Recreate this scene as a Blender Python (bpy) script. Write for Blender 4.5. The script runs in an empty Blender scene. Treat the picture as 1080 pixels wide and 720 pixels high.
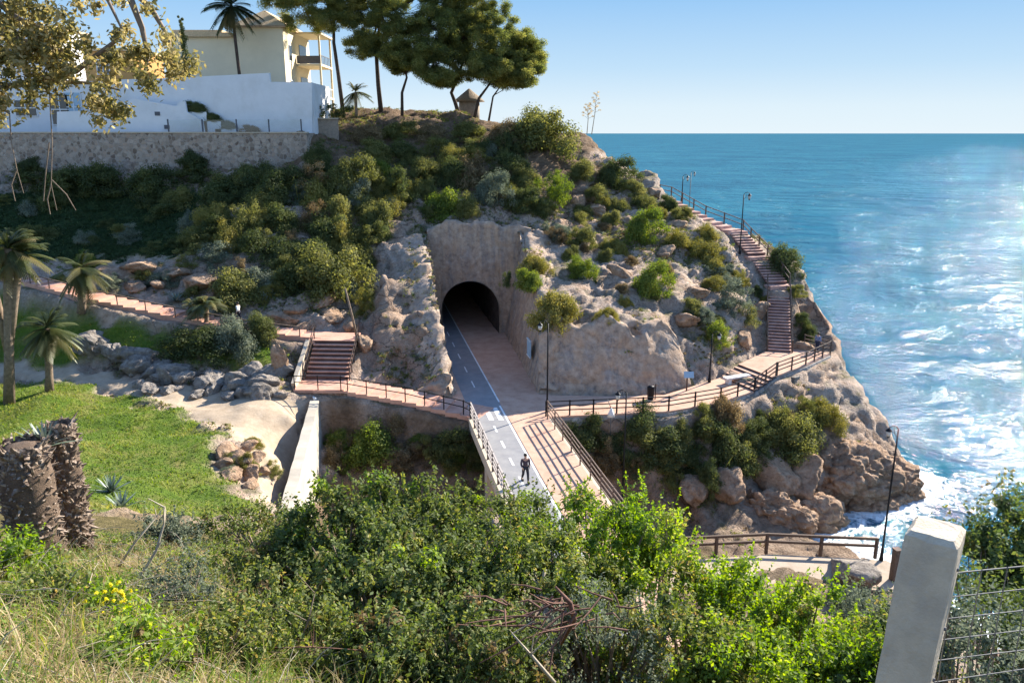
import bpy, bmesh, math, random
import numpy as np
from mathutils import Vector, Matrix
R = math.radians
random.seed(7); rng = np.random.default_rng(7)
scene = bpy.context.scene
col = scene.collection

# ------------------------------------------------------------------ camera geometry
F = 831.0; PITCH = 14.8; HC = 19.0
CP, SP = math.cos(R(PITCH)), math.sin(R(PITCH))
def ray(u, v):
    D = F*CP - (v-360)*SP
    return (u-540)/D, (-F*SP - (v-360)*CP)/D          # X/Y and dz/Y
def P(u, v, Y):
    a, s = ray(u, v); return Vector((a*Y, Y, HC + s*Y))
def G(u, v, z):
    a, s = ray(u, v); Y = (z-HC)/s; return Vector((a*Y, Y, z))

# ------------------------------------------------------------------ materials
def new_mat(name):
    m = bpy.data.materials.new(name); m.use_nodes = True
    nt = m.node_tree; nt.nodes.clear()
    out = nt.nodes.new('ShaderNodeOutputMaterial')
    return m, nt, out
def node(nt, t, **kw):
    n = nt.nodes.new(t)
    for k, v in kw.items():
        if k.startswith('i_'):
            n.inputs[k[2:].replace('_', ' ')].default_value = v
        else: setattr(n, k, v)
    return n
def ramp(nt, stops, fac=None, interp='LINEAR'):
    n = nt.nodes.new('ShaderNodeValToRGB'); cr = n.color_ramp; cr.interpolation = interp
    while len(cr.elements) < len(stops): cr.elements.new(0.5)
    for e, (p, c) in zip(cr.elements, stops):
        e.position = p; e.color = (*c, 1) if len(c) == 3 else c
    if fac is not None: nt.links.new(fac, n.inputs[0])
    return n
def mix(nt, a, b, fac, mode='MIX'):
    n = nt.nodes.new('ShaderNodeMix'); n.data_type = 'RGBA'; n.blend_type = mode
    for val, idx in ((fac, 0), (a, 6), (b, 7)):
        if hasattr(val, 'is_linked'): nt.links.new(val, n.inputs[idx])
        else: n.inputs[idx].default_value = val if idx == 0 else (*val, 1)
    return n.outputs[2]
def noise(nt, scale, detail=6, rough=.6, vec=None, dist=0):
    n = nt.nodes.new('ShaderNodeTexNoise'); n.inputs['Scale'].default_value = scale
    n.inputs['Detail'].default_value = detail; n.inputs['Roughness'].default_value = rough
    n.inputs['Distortion'].default_value = dist
    if vec is not None: nt.links.new(vec, n.inputs['Vector'])
    return n.outputs['Fac']
def coords(nt, kind='Object'):
    return nt.nodes.new('ShaderNodeTexCoord').outputs[kind]
def geo_pos(nt):
    return nt.nodes.new('ShaderNodeNewGeometry').outputs['Position']
def bump(nt, h, strength=.5, dist=.1, nrm=None):
    n = nt.nodes.new('ShaderNodeBump'); n.inputs['Strength'].default_value = strength
    n.inputs['Distance'].default_value = dist
    nt.links.new(h, n.inputs['Height'])
    if nrm is not None: nt.links.new(nrm, n.inputs['Normal'])
    return n.outputs['Normal']
def principled(nt, out, color, rough=.8, metallic=0, normal=None, spec=.3):
    b = nt.nodes.new('ShaderNodeBsdfPrincipled')
    if hasattr(color, 'is_linked'): nt.links.new(color, b.inputs['Base Color'])
    else: b.inputs['Base Color'].default_value = (*color, 1)
    b.inputs['Roughness'].default_value = rough; b.inputs['Metallic'].default_value = metallic
    b.inputs['Specular IOR Level'].default_value = spec
    if normal is not None: nt.links.new(normal, b.inputs['Normal'])
    nt.links.new(b.outputs[0], out.inputs[0]); return b
def simple(name, c, rough=.8, var=.25, scale=3, bstr=.25, bdist=.02, metallic=0, spec=.3, stain=None):
    m, nt, out = new_mat(name); v = coords(nt)
    n1 = noise(nt, scale, 8, .65, v); n2 = noise(nt, scale*9, 4, .6, v)
    d = tuple(x*(1-var) for x in c); l = tuple(min(1, x*(1+var*.6)) for x in c)
    cc = ramp(nt, [(.3, d), (.7, l)], n1).outputs[0]
    if stain is not None:
        n3 = noise(nt, scale*.35, 6, .7, v)
        cc = mix(nt, cc, stain, ramp(nt, [(.5, (0,0,0)), (.72, (.75,.75,.75))], n3).outputs[0])
    principled(nt, out, cc, rough, metallic, bump(nt, n2, bstr, bdist), spec); return m
def foliage(name, stops, trans=.35, rough=.7, gloss=.018):
    m, nt, out = new_mat(name)
    a = node(nt, 'ShaderNodeAttribute', attribute_name='rnd')
    oi = nt.nodes.new('ShaderNodeObjectInfo')
    ad = node(nt, 'ShaderNodeMath', operation='MULTIPLY_ADD'); nt.links.new(oi.outputs['Random'], ad.inputs[0])
    ad.inputs[1].default_value = .22; nt.links.new(a.outputs['Fac'], ad.inputs[2])
    sb = node(nt, 'ShaderNodeMath', operation='SUBTRACT'); nt.links.new(ad.outputs[0], sb.inputs[0]); sb.inputs[1].default_value = .11
    c = ramp(nt, stops, sb.outputs[0]).outputs[0]
    d = nt.nodes.new('ShaderNodeBsdfDiffuse'); t = nt.nodes.new('ShaderNodeBsdfTranslucent')
    g = nt.nodes.new('ShaderNodeBsdfGlossy'); g.inputs['Roughness'].default_value = rough
    g.inputs['Color'].default_value = (.8, .85, .8, 1)
    hs = node(nt, 'ShaderNodeHueSaturation'); hs.inputs['Saturation'].default_value = 1.15; hs.inputs['Value'].default_value = 1.75
    nt.links.new(c, hs.inputs['Color']); nt.links.new(hs.outputs[0], t.inputs[0]); nt.links.new(c, d.inputs[0])
    m1 = nt.nodes.new('ShaderNodeMixShader'); m1.inputs[0].default_value = trans
    nt.links.new(d.outputs[0], m1.inputs[1]); nt.links.new(t.outputs[0], m1.inputs[2])
    m2 = nt.nodes.new('ShaderNodeMixShader'); m2.inputs[0].default_value = gloss
    nt.links.new(m1.outputs[0], m2.inputs[1]); nt.links.new(g.outputs[0], m2.inputs[2])
    nt.links.new(m2.outputs[0], out.inputs[0]); return m

M = {}
M['olive']  = foliage('olive_foliage',  [(0,(.07,.075,.022)),(.5,(.155,.16,.045)),(1,(.29,.26,.09))], .45)
M['bright'] = foliage('bright_foliage', [(0,(.065,.095,.016)),(.5,(.145,.19,.03)),(1,(.28,.28,.06))], .45)
M['dark']   = foliage('dark_foliage',   [(0,(.034,.046,.016)),(.5,(.08,.10,.03)),(1,(.18,.175,.055))], .4)
M['grey']   = foliage('grey_foliage',   [(0,(.07,.085,.055)),(.5,(.14,.165,.11)),(1,(.24,.25,.17))], .3)
M['dry']    = foliage('dry_foliage',    [(0,(.09,.06,.028)),(.5,(.19,.135,.065)),(1,(.33,.25,.13))], .35)
M['yellow'] = foliage('yellow_foliage', [(0,(.11,.105,.022)),(.5,(.21,.19,.045)),(1,(.34,.28,.08))], .35)
M['pine']   = foliage('pine_needles',   [(0,(.055,.072,.022)),(.5,(.165,.18,.05)),(1,(.36,.32,.095))], .5)
M['lime']   = foliage('lime_leaves',    [(0,(.06,.10,.010)),(.45,(.14,.22,.02)),(.8,(.26,.33,.04)),(1,(.34,.35,.08))], .5, .7, .03)
M['bushdk'] = foliage('dark_leaves',    [(0,(.035,.05,.015)),(.5,(.09,.125,.03)),(.85,(.19,.21,.05)),(1,(.32,.24,.09))], .35, .7, .03)
M['bushmix']= foliage('mixed_leaves',   [(0,(.045,.062,.018)),(.5,(.115,.15,.032)),(.8,(.23,.23,.055)),(1,(.38,.27,.10))], .4, .7, .03)
M['golden'] = foliage('golden_leaves',  [(0,(.075,.075,.025)),(.45,(.19,.165,.06)),(.8,(.34,.27,.12)),(1,(.52,.42,.24))], .45, .6, .02)
M['straw']  = foliage('straw',          [(0,(.22,.155,.07)),(.5,(.42,.31,.16)),(1,(.62,.50,.30))], .35, .6, .02)
M['blade']  = foliage('grass_blades',   [(0,(.06,.12,.012)),(.5,(.15,.23,.024)),(.8,(.28,.30,.05)),(1,(.45,.36,.14))], .45, .5, .02)
M['shade_green'] = foliage('shade_green_cover', [(0,(.016,.034,.011)),(.5,(.035,.065,.02)),(1,(.08,.11,.035))], .3)  # leaf green darkened for the bank under the wall: shade put into colour
M['lawnbl'] = foliage('lawn_blades',    [(0,(.07,.12,.015)),(.45,(.13,.19,.025)),(.75,(.22,.24,.045)),(1,(.36,.30,.10))], .45, .7, .02)
M['agave']  = foliage('agave_leaf',     [(0,(.07,.10,.075)),(.6,(.15,.19,.14)),(1,(.3,.33,.26))], .1, .4, .06)
M['palm']   = foliage('palm_fronds',    [(0,(.04,.055,.014)),(.5,(.10,.11,.03)),(1,(.22,.18,.075))], .3, .45, .06)
M['palmdk'] = foliage('dark_palm_fronds',[(0,(.015,.024,.010)),(.5,(.03,.045,.016)),(1,(.07,.08,.03))], .25)
M['flower'] = foliage('yellow_petals',  [(0,(.5,.42,.01)),(1,(.8,.7,.03))], .3, .6, .02)
M['bark']   = simple('bark', (.16,.11,.075), .95, .5, 6, .8, .05)
M['barkdk'] = simple('dark_bark', (.085,.06,.045), .95, .5, 4, .8, .05)
M['palmbark']=simple('palm_bark', (.27,.20,.14), .95, .45, 5, .9, .06)
M['twig']   = simple('twig', (.24,.18,.13), .9, .5, 9, .4, .01)
M['paletwig']=simple('pale_twig', (.42,.36,.27), .9, .3, 9, .4, .01)
M['redtwig']= simple('reddish_twig', (.20,.105,.075), .9, .5, 9, .4, .01)
M['wood']   = simple('timber', (.11,.075,.055), .8, .4, 7, .5, .01)
M['railw']  = simple('rail_timber', (.17,.12,.09), .8, .4, 7, .5, .01)
M['iron']   = simple('black_iron', (.016,.017,.02), .5, .3, 8, .1, .005, .6)
M['glass']  = simple('lamp_glass', (.5,.5,.46), .2, .1, 5, .05, .002)
M['white']  = simple('white_paint', (.70,.70,.69), .85, .06, .7, .15, .01, stain=(.55,.54,.5))
M['limewash'] = simple('limewash', (.47,.42,.34), .9, .16, .8, .35, .02, stain=(.30,.26,.20))
M['cream']  = simple('cream_render', (.72,.62,.43), .9, .07, .6, .15, .01)
M['ochre']  = simple('ochre_render', (.50,.27,.09), .9, .1, .6, .15, .01)
M['dkglass']= simple('window_glass', (.03,.035,.04), .12, .2, 1, .02, .01, 0, .8)
M['shutter']= simple('shutter', (.10,.10,.11), .6, .2, 4, .1, .01)
M['rooftile_edge'] = simple('eaves', (.48,.33,.2), .9, .25, 3, .7, .03)
M['concrete']=simple('concrete', (.55,.46,.34), .9, .16, 9, .5, .008, stain=(.33,.29,.25))
M['steel']  = simple('galvanised_wire', (.20,.20,.20), .7, .2, 8, .1, .003, .7)
M['panel']  = simple('info_panel', (.33,.46,.55), .5, .15, 4, .05, .002)
M['benchw'] = simple('white_stone', (.72,.69,.64), .8, .1, 4, .2, .01)
M['brownfence']=simple('planter', (.30,.24,.18), .9, .3, 4, .2, .01)
M['thatch'] = simple('thatch', (.27,.21,.15), .95, .4, 9, .8, .05)
M['skin']   = simple('skin', (.45,.28,.20), .6, .1, 9, .1, .002)
M['hair']   = simple('hair', (.02,.015,.012), .6, .3, 20, .3, .004)
def cloth(n, c): 
    return simple(n, c, .9, .18, 12, .25, .006)

# ------------------------------------------------------------------ object helpers
def tag(o, label=None, cat=None, group=None, kind=None):
    if label: o['label'] = label
    if cat: o['category'] = cat
    if group: o['group'] = group
    if kind: o['kind'] = kind
    return o
def thing(name, label, cat, loc=(0,0,0), rz=0, group=None):
    o = bpy.data.objects.new(name, None); col.objects.link(o)
    o.location = loc; o.rotation_euler = (0, 0, rz); o.empty_display_size = .3
    return tag(o, label, cat, group)
def link(name, me, mat, parent=None):
    o = bpy.data.objects.new(name, me); col.objects.link(o)
    if mat is not None and not me.materials:
        for m_ in (mat if isinstance(mat, (list, tuple)) else [mat]): me.materials.append(m_)
    if parent is not None: o.parent = parent
    return o
def copy_tree(o, loc=None, rz=None, sc=None, label=None, group=None, parent=None):
    c = o.copy(); col.objects.link(c)
    if parent is not None: c.parent = parent
    if loc is not None: c.location = loc
    if rz is not None: c.rotation_euler = (0, 0, rz)
    if sc is not None: c.scale = sc if hasattr(sc, '__len__') else (sc,)*3
    if label: c['label'] = label
    if group: c['group'] = group
    for ch in [x for x in o.children]:
        copy_tree(ch, parent=c)
    return c
class MB:
    """collects verts / faces; build() links them as ONE mesh object"""
    def __init__(s): s.v = []; s.f = []; s.mi = []; s.cur = 0; s.sm = []
    def add(s, vs, fs, smooth=False):
        b = len(s.v); s.v += [tuple(x) for x in vs]
        for f in fs: s.f.append(tuple(i+b for i in f)); s.mi.append(s.cur); s.sm.append(smooth)
    def box(s, c, d, rz=0, rx=0, ry=0):
        mt = Matrix.Translation(c) @ Matrix.Rotation(rz,4,'Z') @ Matrix.Rotation(ry,4,'Y') @ Matrix.Rotation(rx,4,'X')
        vs = [mt @ Vector((x*d[0]/2, y*d[1]/2, z*d[2]/2)) for x in (-1,1) for y in (-1,1) for z in (-1,1)]
        s.add(vs, [(0,1,3,2),(4,6,7,5),(0,4,5,1),(2,3,7,6),(0,2,6,4),(1,5,7,3)])
    def bar(s, a, b, w, h=None, up=(0,0,1)):
        a, b = Vector(a), Vector(b); h = h or w; d = (b-a)
        if d.length < 1e-6: return
        d.normalize(); u = Vector(up)
        if abs(d.dot(u)) > .98: u = Vector((0,1,0))
        x = d.cross(u).normalized(); y = x.cross(d)
        vs = []
        for p in (a, b):
            for sx, sy in ((-1,-1),(1,-1),(1,1),(-1,1)): vs.append(p + x*(sx*w/2) + y*(sy*h/2))
        s.add(vs, [(3,2,1,0),(4,5,6,7),(0,1,5,4),(1,2,6,5),(2,3,7,6),(3,0,4,7)])
    def tube(s, pts, rad, n=6, caps=True):
        pts = [Vector(p) for p in pts]
        if not hasattr(rad, '__len__'): rad = [rad]*len(pts)
        vs = []; fs = []
        px = None
        for i, p in enumerate(pts):
            d = (pts[min(i+1, len(pts)-1)] - pts[max(i-1, 0)])
            if d.length < 1e-9: d = Vector((0,0,1))
            d.normalize()
            if px is None:
                x = d.cross(Vector((0,0,1)) if abs(d.z) < .9 else Vector((1,0,0))).normalized()
            else:
                x = (px - d*px.dot(d)); x = x.normalized() if x.length > 1e-6 else d.orthogonal().normalized()
            px = x; y = d.cross(x)
            for k in range(n):
                a = 2*math.pi*k/n; vs.append(p + (x*math.cos(a) + y*math.sin(a))*rad[i])
        for i in range(len(pts)-1):
            for k in range(n):
                k2 = (k+1) % n; fs.append((i*n+k, i*n+k2, (i+1)*n+k2, (i+1)*n+k))
        if caps:
            fs.append(tuple(range(n-1, -1, -1))); fs.append(tuple(range((len(pts)-1)*n, len(pts)*n)))
        s.add(vs, fs, True)
    def prism(s, poly, z0, z1):
        n = len(poly); vs = [(x,y,z0) for x,y in poly] + [(x,y,z1) for x,y in poly]
        fs = [tuple(range(n-1,-1,-1)), tuple(range(n, 2*n))] + [(i,(i+1)%n,n+(i+1)%n,n+i) for i in range(n)]
        s.add(vs, fs)
    def lathe(s, prof, c=(0,0,0), n=10):
        c = Vector(c); vs = []; fs = []
        for r_, z in prof:
            for k in range(n):
                a = 2*math.pi*k/n; vs.append(c + Vector((r_*math.cos(a), r_*math.sin(a), z)))
        for i in range(len(prof)-1):
            for k in range(n):
                k2 = (k+1) % n; fs.append((i*n+k, i*n+k2, (i+1)*n+k2, (i+1)*n+k))
        fs.append(tuple(range(n-1,-1,-1))); fs.append(tuple(range((len(prof)-1)*n, len(prof)*n)))
        s.add(vs, fs, True)
    def build(s, name, mat, parent=None, origin=None, kind=None):
        off = Vector(origin) if origin is not None else (parent.location if parent is not None else Vector((0,0,0)))
        if parent is not None and origin is None:
            p = parent
            off = Vector((0,0,0))
            while p is not None: off = off + p.location; p = p.parent
        me = bpy.data.meshes.new(name)
        me.from_pydata([tuple(Vector(v)-off) for v in s.v], [], s.f)
        for m_ in (mat if isinstance(mat, (list, tuple)) else [mat]): me.materials.append(m_)
        me.polygons.foreach_set('material_index', s.mi)
        me.polygons.foreach_set('use_smooth', s.sm)
        me.update()
        o = link(name, me, None, parent)
        if parent is None and origin is not None: o.location = origin
        if kind: o['kind'] = kind
        return o
def np_mesh(name, V, quads, rnd=None, smooth=False):
    me = bpy.data.meshes.new(name); k = quads.shape[1]
    me.vertices.add(len(V)); me.vertices.foreach_set('co', np.ascontiguousarray(V, np.float32).ravel())
    me.loops.add(quads.size); me.loops.foreach_set('vertex_index', np.ascontiguousarray(quads, np.int32).ravel())
    me.polygons.add(len(quads)); me.polygons.foreach_set('loop_start', np.arange(len(quads), dtype=np.int32)*k)
    me.polygons.foreach_set('loop_total', np.full(len(quads), k, np.int32))
    if smooth: me.polygons.foreach_set('use_smooth', np.ones(len(quads), bool))
    me.update(calc_edges=True)
    if rnd is not None:
        at = me.attributes.new('rnd', 'FLOAT', 'FACE'); at.data.foreach_set('value', np.ascontiguousarray(rnd, np.float32))
    return me

# ------------------------------------------------------------------ numpy noise
def _hash(ix, iy, iz, seed=0):
    h = (ix.astype(np.int64)*374761393 + iy.astype(np.int64)*668265263 + iz.astype(np.int64)*2147483647 + seed*1274126177) & 0xffffffff
    h = ((h ^ (h >> 13))*1274126177) & 0xffffffff
    h = ((h ^ (h >> 16))*2246822519) & 0xffffffff
    return ((h ^ (h >> 15)) & 0xffffff)/float(0xffffff)
def vnoise(p, seed=0):
    i = np.floor(p).astype(np.int64); f = p - i; f = f*f*f*(f*(f*6-15)+10); r = 0
    for dx in (0,1):
        for dy in (0,1):
            for dz in (0,1):
                w = (f[:,0] if dx else 1-f[:,0])*(f[:,1] if dy else 1-f[:,1])*(f[:,2] if dz else 1-f[:,2])
                r = r + w*_hash(i[:,0]+dx, i[:,1]+dy, i[:,2]+dz, seed)
    return r*2-1
def fbm(p, oct=4, seed=0, gain=.5):
    r = 0; a = 1; t = 0
    for k in range(oct):
        r = r + a*vnoise(p*(2.03**k) + 13.7*k, seed+k); t += a; a *= gain
    return r/t
def worley(p, seed=0):
    i = np.floor(p).astype(np.int64); f1 = np.full(len(p), 9.); f2 = np.full(len(p), 9.); cid = np.zeros(len(p))
    for dx in (-1,0,1):
        for dy in (-1,0,1):
            for dz in (-1,0,1):
                c = i + np.array([dx,dy,dz])
                q = np.stack([c[:,0]+_hash(c[:,0],c[:,1],c[:,2],seed), c[:,1]+_hash(c[:,0],c[:,1],c[:,2],seed+5), c[:,2]+_hash(c[:,0],c[:,1],c[:,2],seed+9)],1)
                d = np.linalg.norm(q-p, axis=1); near = d < f1
                f2 = np.where(near, f1, np.minimum(f2, d)); cid = np.where(near, _hash(c[:,0],c[:,1],c[:,2],seed+17), cid)
                f1 = np.where(near, d, f1)
    return f1, f2, cid
def rocky(p, s=1.0, seed=0):
    """craggy limestone height in -1..1"""
    q = p + .35*s*np.stack([fbm(p/s*1.3, 2, seed+40), fbm(p/s*1.3, 2, seed+50), fbm(p/s*1.3, 2, seed+60)], 1)
    f1, f2, c = worley(q/s, seed); 
    a = (c-.5)*1.1 + np.minimum(f2-f1, .35)*1.2 - .35
    g1, g2, c2 = worley(q/s*2.7, seed+3)
    b = (c2-.5)*.8 + np.minimum(g2-g1, .3) - .25
    return .55*a + .28*b + .35*fbm(p/s*2.0, 4, seed+7)
# ------------------------------------------------------------------ terrain height field
def c_road(Y): return -.2*(Y-41)
PATH_L = [Vector((-62,72,9.2)), G(0,285,7.6), G(20,291,7.2), G(100,312,6.2), G(190,331,5.0), G(262,344,4.2), Vector((-16.6,60.6,3.65)), Vector((-13.6,59.9,3.6))]
PATH_L2 = [Vector((-14.2,54.6,1.3)), G(370,407,1.2), G(430,417,.75), G(490,431,.06), Vector((-1.8,52.2,.0))]
FLIGHT = (Vector((-13.75,55.9,1.3)), Vector((-13.6,58.9,3.6)))
PR_N = [Vector((2.3,51.5,0)), Vector((7.3,52.1,0)), Vector((11.05,52.6,0)), Vector((15.2,54.5,0)), Vector((18.4,57.0,0)), Vector((20.6,58.6,.75)), Vector((23.7,61,.9)), Vector((27.0,64.4,.9))]
PR_F = [Vector((2.6,56.2,0)), Vector((7.0,55.9,0)), Vector((11.4,56.2,0)), Vector((13.9,58.2,0)), Vector((16.9,60.6,0)), Vector((18.9,62.2,.75)), Vector((21.6,65.0,.9)), Vector((25.0,67.0,.9))]
STAIR = [Vector((22.9,65.0,.9)), Vector((24.7,72,5.4)), Vector((24,76.5,7.4)), Vector((22.9,81,9.3)), Vector((20.0,84.5,10.4)), Vector((17.2,91,12.0)), Vector((13,98,12.6))]
WALL_CUT = [Vector((-4.2,55.4)), Vector((-7.35,75.2)), Vector((-.75,75.2)), Vector((2.0,56.4)), Vector((7,56.3)), Vector((11,56.7)), Vector((14.0,58.8))]

ctrl = []
def A(u, v, Y): p = P(u, v, Y); ctrl.append(tuple(p))
def W(x, y, z): ctrl.append((x, y, z))
for q in [(30,190,84),(150,195,84),(300,187,84),(100,240,76),(20,240,77),(200,235,75.5),(100,290,69.8),(250,300,66),(250,230,74),(340,200,80),(340,300,67.5),
          (388,330,66.0),(386,290,71.5),(384,370,61.5),(380,400,57.6),(402,330,61.2),(404,290,65.6),(403,370,58.2),(330,340,62),(300,260,71),(390,260,72),(440,242,75.6),(430,330,64),(415,390,58.5),(440,415,56.2),(400,415,55.8),(460,405,56.2),
          (150,300,66.5),(220,310,65),(60,250,75),(420,220,79),(500,180,86),(560,200,83),(480,130,97),(560,133,95),(400,150,91),(350,150,88),(450,200,82.5),
          (100,345,60.5),(60,328,63.5),(250,375,57.6),(180,352,60),(300,385,56.6),(150,380,57),(250,408,54.6),(100,395,56.2),(60,385,58),(0,372,61),(200,425,52),(308,430,52),(290,480,43.5),
          (50,420,50),(230,450,47.4),(100,500,37),(200,520,35),(265,532,34.6),(30,470,40),(-60,420,52),(150,440,48),(200,480,41),(-120,330,66),(-120,480,42),
          (650,330,60.8),(650,300,66),(650,270,72.5),(650,240,79),(650,200,86),(650,165,92),(700,350,60.2),(700,300,67),(700,250,77),(760,350,64),(760,300,71),(690,182,89),
          (740,226,84),(600,300,66),(600,260,74),(600,200,84),(590,340,61),(720,210,87),(790,330,68),(740,390,60.5),(800,260,82),(800,365,65.5),
          (850,290,75),(870,318,71),(885,350,68),(845,330,71),(868,352,68.5),
          (870,430,58),(900,450,57.5),(930,482,57.5),(870,490,55),(800,450,55.3),(800,500,52.3),(720,480,52.5),(720,530,49.3),(640,480,52),(840,548,49),(760,550,48),(650,540,48.5),
          (740,445,53.9),(660,449,51.9),(600,449,51.3),(800,426,56.4),(850,400,60),
          (380,462,52.3),(440,462,51.9),(480,462,51.6),(380,492,50.3),(440,492,50.3),(345,470,52.3),(345,530,47.5),(380,525,46.5),(420,525,46.5),(470,510,48.5)]: A(*q)
for q in [(-64,86.5,18.7),(-40,86.5,18.7),(-22.5,86.5,18.9),(-64,98,20),(-40,98,20),(-24,98,20.8),(-64,118,22),(-22,100,21.6),(-15,100,21.8),(-7,99,21.5),(2,97.5,19.8),(9,95.5,18.9),
          (-22,114,21),(-5,112,19),(8,106,15),(13,97.5,12.6),(18.5,92,11),(22,88,9.5),(26,82,8),(-78,70,9.6),(-78,50,3),(-78,30,6),
          # gully floor and bridge foot
          (-11,43,-6),(-9.5,38,-6),(-5,42,-6.5),(0,45,-6.5),(1,49,-6),(5,46,-6.5),(12,45,-6.5),(18,44,-6.5),(22.5,44,-6.6),(8,41,-6.3),(15,40,-6.2),(21,38,-6),
          (-14.9,50,.6),(-13.6,42,.8),(-12.4,37,1.2),(-14.8,53,.7),
          # the camera's own hillside
          (0,0,17.35),(-4,0,17.35),(5,0,17.3),(.3,2.4,16.4),(.3,4,14.9),(0,5.5,13.6),(-5,5,15.1),(-4,10,12.4),(-1,9,11.6),(0,10,10.7),(0,7,12.4),(-8,12,12.0),(-6,16,10.1),(-14,12,12.2),(-20,12,12.2),(-12,20,8.3),(-18,24,6.7),(-10,30,3.0),(-20,30,4.2),(-28,30,5.5),(-40,30,7),(-40,12,13),(-70,12,14),
          (0,16,7.4),(-3,16,8.6),(0,22,4.5),(-3,28,1.0),(1,30,-2),(3,4.5,14.4),(4,7,12.2),(5,10,10.0),(8,14,8.2),(10,20,3.6),(12,28,-1.8),(16,34,-5.2),(5,34,-5.6),(-3,34,-4),(-8,33,-1),(2.0,2,16.5),(4,2,16.2),(9,5,13.2),(14,10,8.8),(20,18,3),(26,26,-2),(22,34,-5.6),
          (-20,-4,18),(0,-4,18.6),(20,-4,15),(40,-4,9),(40,10,3),(32,57.5,-5.2),(30.3,58.2,-4.6),(28.4,60,-1.6),(29.3,66,.5),(29,72,4.0),(28.4,63,-.5)]: W(*q)
for pl in (PATH_L, PATH_L2, STAIR, PR_N, PR_F):
    for a, b in zip(pl[:-1], pl[1:]):
        for t in (0, .5): q = a.lerp(b, t); W(q.x, q.y, q.z-.05)
# rim of the cutting
for q in [(-5.6,55.6,2.0),(-6.7,61.7,5.0),(-7.8,68,7.6),(-9.0,76.5,10.5),(-4,77,10.5),(1.8,77,10.6),(2.6,70,8.3),(3.4,64,6.2),(3.6,59.6,5.4),(7.2,59,5.0),(11.2,59.3,3.3),(14.2,60.6,1.2)]: W(*q)
ctrl = np.array(ctrl)
def rbf_fit(c):
    n = len(c); d = np.linalg.norm(c[:,None,:2]-c[None,:,:2], axis=2)
    K = np.zeros((n+3, n+3)); K[:n,:n] = -d - np.eye(n)*.02; K[:n,n] = 1; K[:n,n+1:] = c[:,:2]; K[n,:n] = 1; K[n+1:,:n] = c[:,:2].T
    return np.linalg.solve(K, np.concatenate([c[:,2], np.zeros(3)]))
RW = rbf_fit(ctrl)
def rbf(xy):
    r = np.empty(len(xy))
    for i in range(0, len(xy), 20000):
        q = xy[i:i+20000]; d = np.sqrt(((q[:,None,:]-ctrl[None,:,:2])**2).sum(2))
        r[i:i+20000] = -d @ RW[:len(ctrl)] + RW[-3] + q @ RW[-2:]
    return r
COAST = np.array([(60,-10),(44,2),(36,16),(30,28),(26,36),(24.3,42),(24.0,46),(21.5,48.5),(22.0,51.0),(25.5,53.2),(29.5,54.6),(32.0,56.0),(33.2,58.2),(32.2,61),(30.8,65),(30.9,72),(30.0,79),(27.0,88),(20,97),(15,103),(6,112),(-20,124),(-60,130),(-110,135),(-110,-20),(60,-20)], float)
def seg_dist(p, a, b):
    ab = b-a; t = np.clip(((p-a) @ ab)/max(ab @ ab, 1e-9), 0, 1); q = a + t[:,None]*ab
    return np.linalg.norm(p-q, axis=1), t
def in_poly(p, poly):
    r = np.zeros(len(p), bool); n = len(poly)
    for i in range(n):
        a, b = poly[i], poly[(i+1) % n]
        if a[1] == b[1]: continue
        c = ((a[1] > p[:,1]) != (b[1] > p[:,1])) & (p[:,0] < (b[0]-a[0])*(p[:,1]-a[1])/(b[1]-a[1]) + a[0]); r ^= c
    return r
def coast_sd(p):
    d = np.full(len(p), 1e9)
    for i in range(len(COAST)):
        d = np.minimum(d, seg_dist(p, COAST[i], COAST[(i+1) % len(COAST)])[0])
    return np.where(in_poly(p, COAST), d, -d)
def sm(x, a, b):
    t = np.clip((x-a)/(b-a), 0, 1); return t*t*(3-2*t)
RIB = [(pl, hw) for pl, hw in ((PATH_L, 1.35), (PATH_L2, 1.35), (STAIR, 1.1), ([FLIGHT[0]-Vector((0,.4,0)), FLIGHT[1]+Vector((0,.4,0))], 1.7),
       ([Vector((c_road(24)+1.2,24,0)), Vector((c_road(37.5)+1.2,37.5,0))], 3.0))]
PR_POLY = np.array([(p.x,p.y) for p in PR_N] + [(p.x,p.y) for p in reversed(PR_F)])
PR_C = [(a+b)/2 for a, b in zip(PR_N, PR_F)]; PR_HW = 1.9
def height(xy, flat=True):
    z = rbf(xy)
    n3 = np.column_stack([xy, np.zeros(len(xy))])
    z = z + .35*fbm(n3*.22, 3, 3)*sm(xy[:,1], 5, 20)
    pm = np.zeros(len(xy))
    if flat:
        for pl, hw in RIB + [(PR_C, PR_HW)]:
            for a, b in zip(pl[:-1], pl[1:]):
                d, t = seg_dist(xy, np.array(a[:2]), np.array(b[:2])); w = 1-sm(d, hw+.1, hw+1.0)
                zz = a.z + t*(b.z-a.z) - .32
                z = z*(1-w) + zz*w; pm = np.maximum(pm, w)
    sd = coast_sd(xy) + .9*fbm(n3*.35, 3, 21)
    wd = 2.6
    z = np.where(sd < wd, -9.8 + (z+9.8)*sm(sd, -.5, wd)**.8, z)
    return z, pm, sd
X0, X1, Y0, Y1, ST = -78, 44, -4, 126, .26
gx = np.arange(X0, X1, ST); gy = np.arange(Y0, Y1, ST); NX, NY = len(gx), len(gy)
XX, YY = np.meshgrid(gx, gy); XY = np.column_stack([XX.ravel(), YY.ravel()])
Z, PM, SD = height(XY)
Zg = Z.reshape(NY, NX)
def H(x, y):
    fx = min(max((x-X0)/ST, 0), NX-1.001); fy = min(max((y-Y0)/ST, 0), NY-1.001); i, j = int(fx), int(fy); a, b = fx-i, fy-j
    return (Zg[j,i]*(1-a)+Zg[j,i+1]*a)*(1-b) + (Zg[j+1,i]*(1-a)+Zg[j+1,i+1]*a)*b
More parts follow.
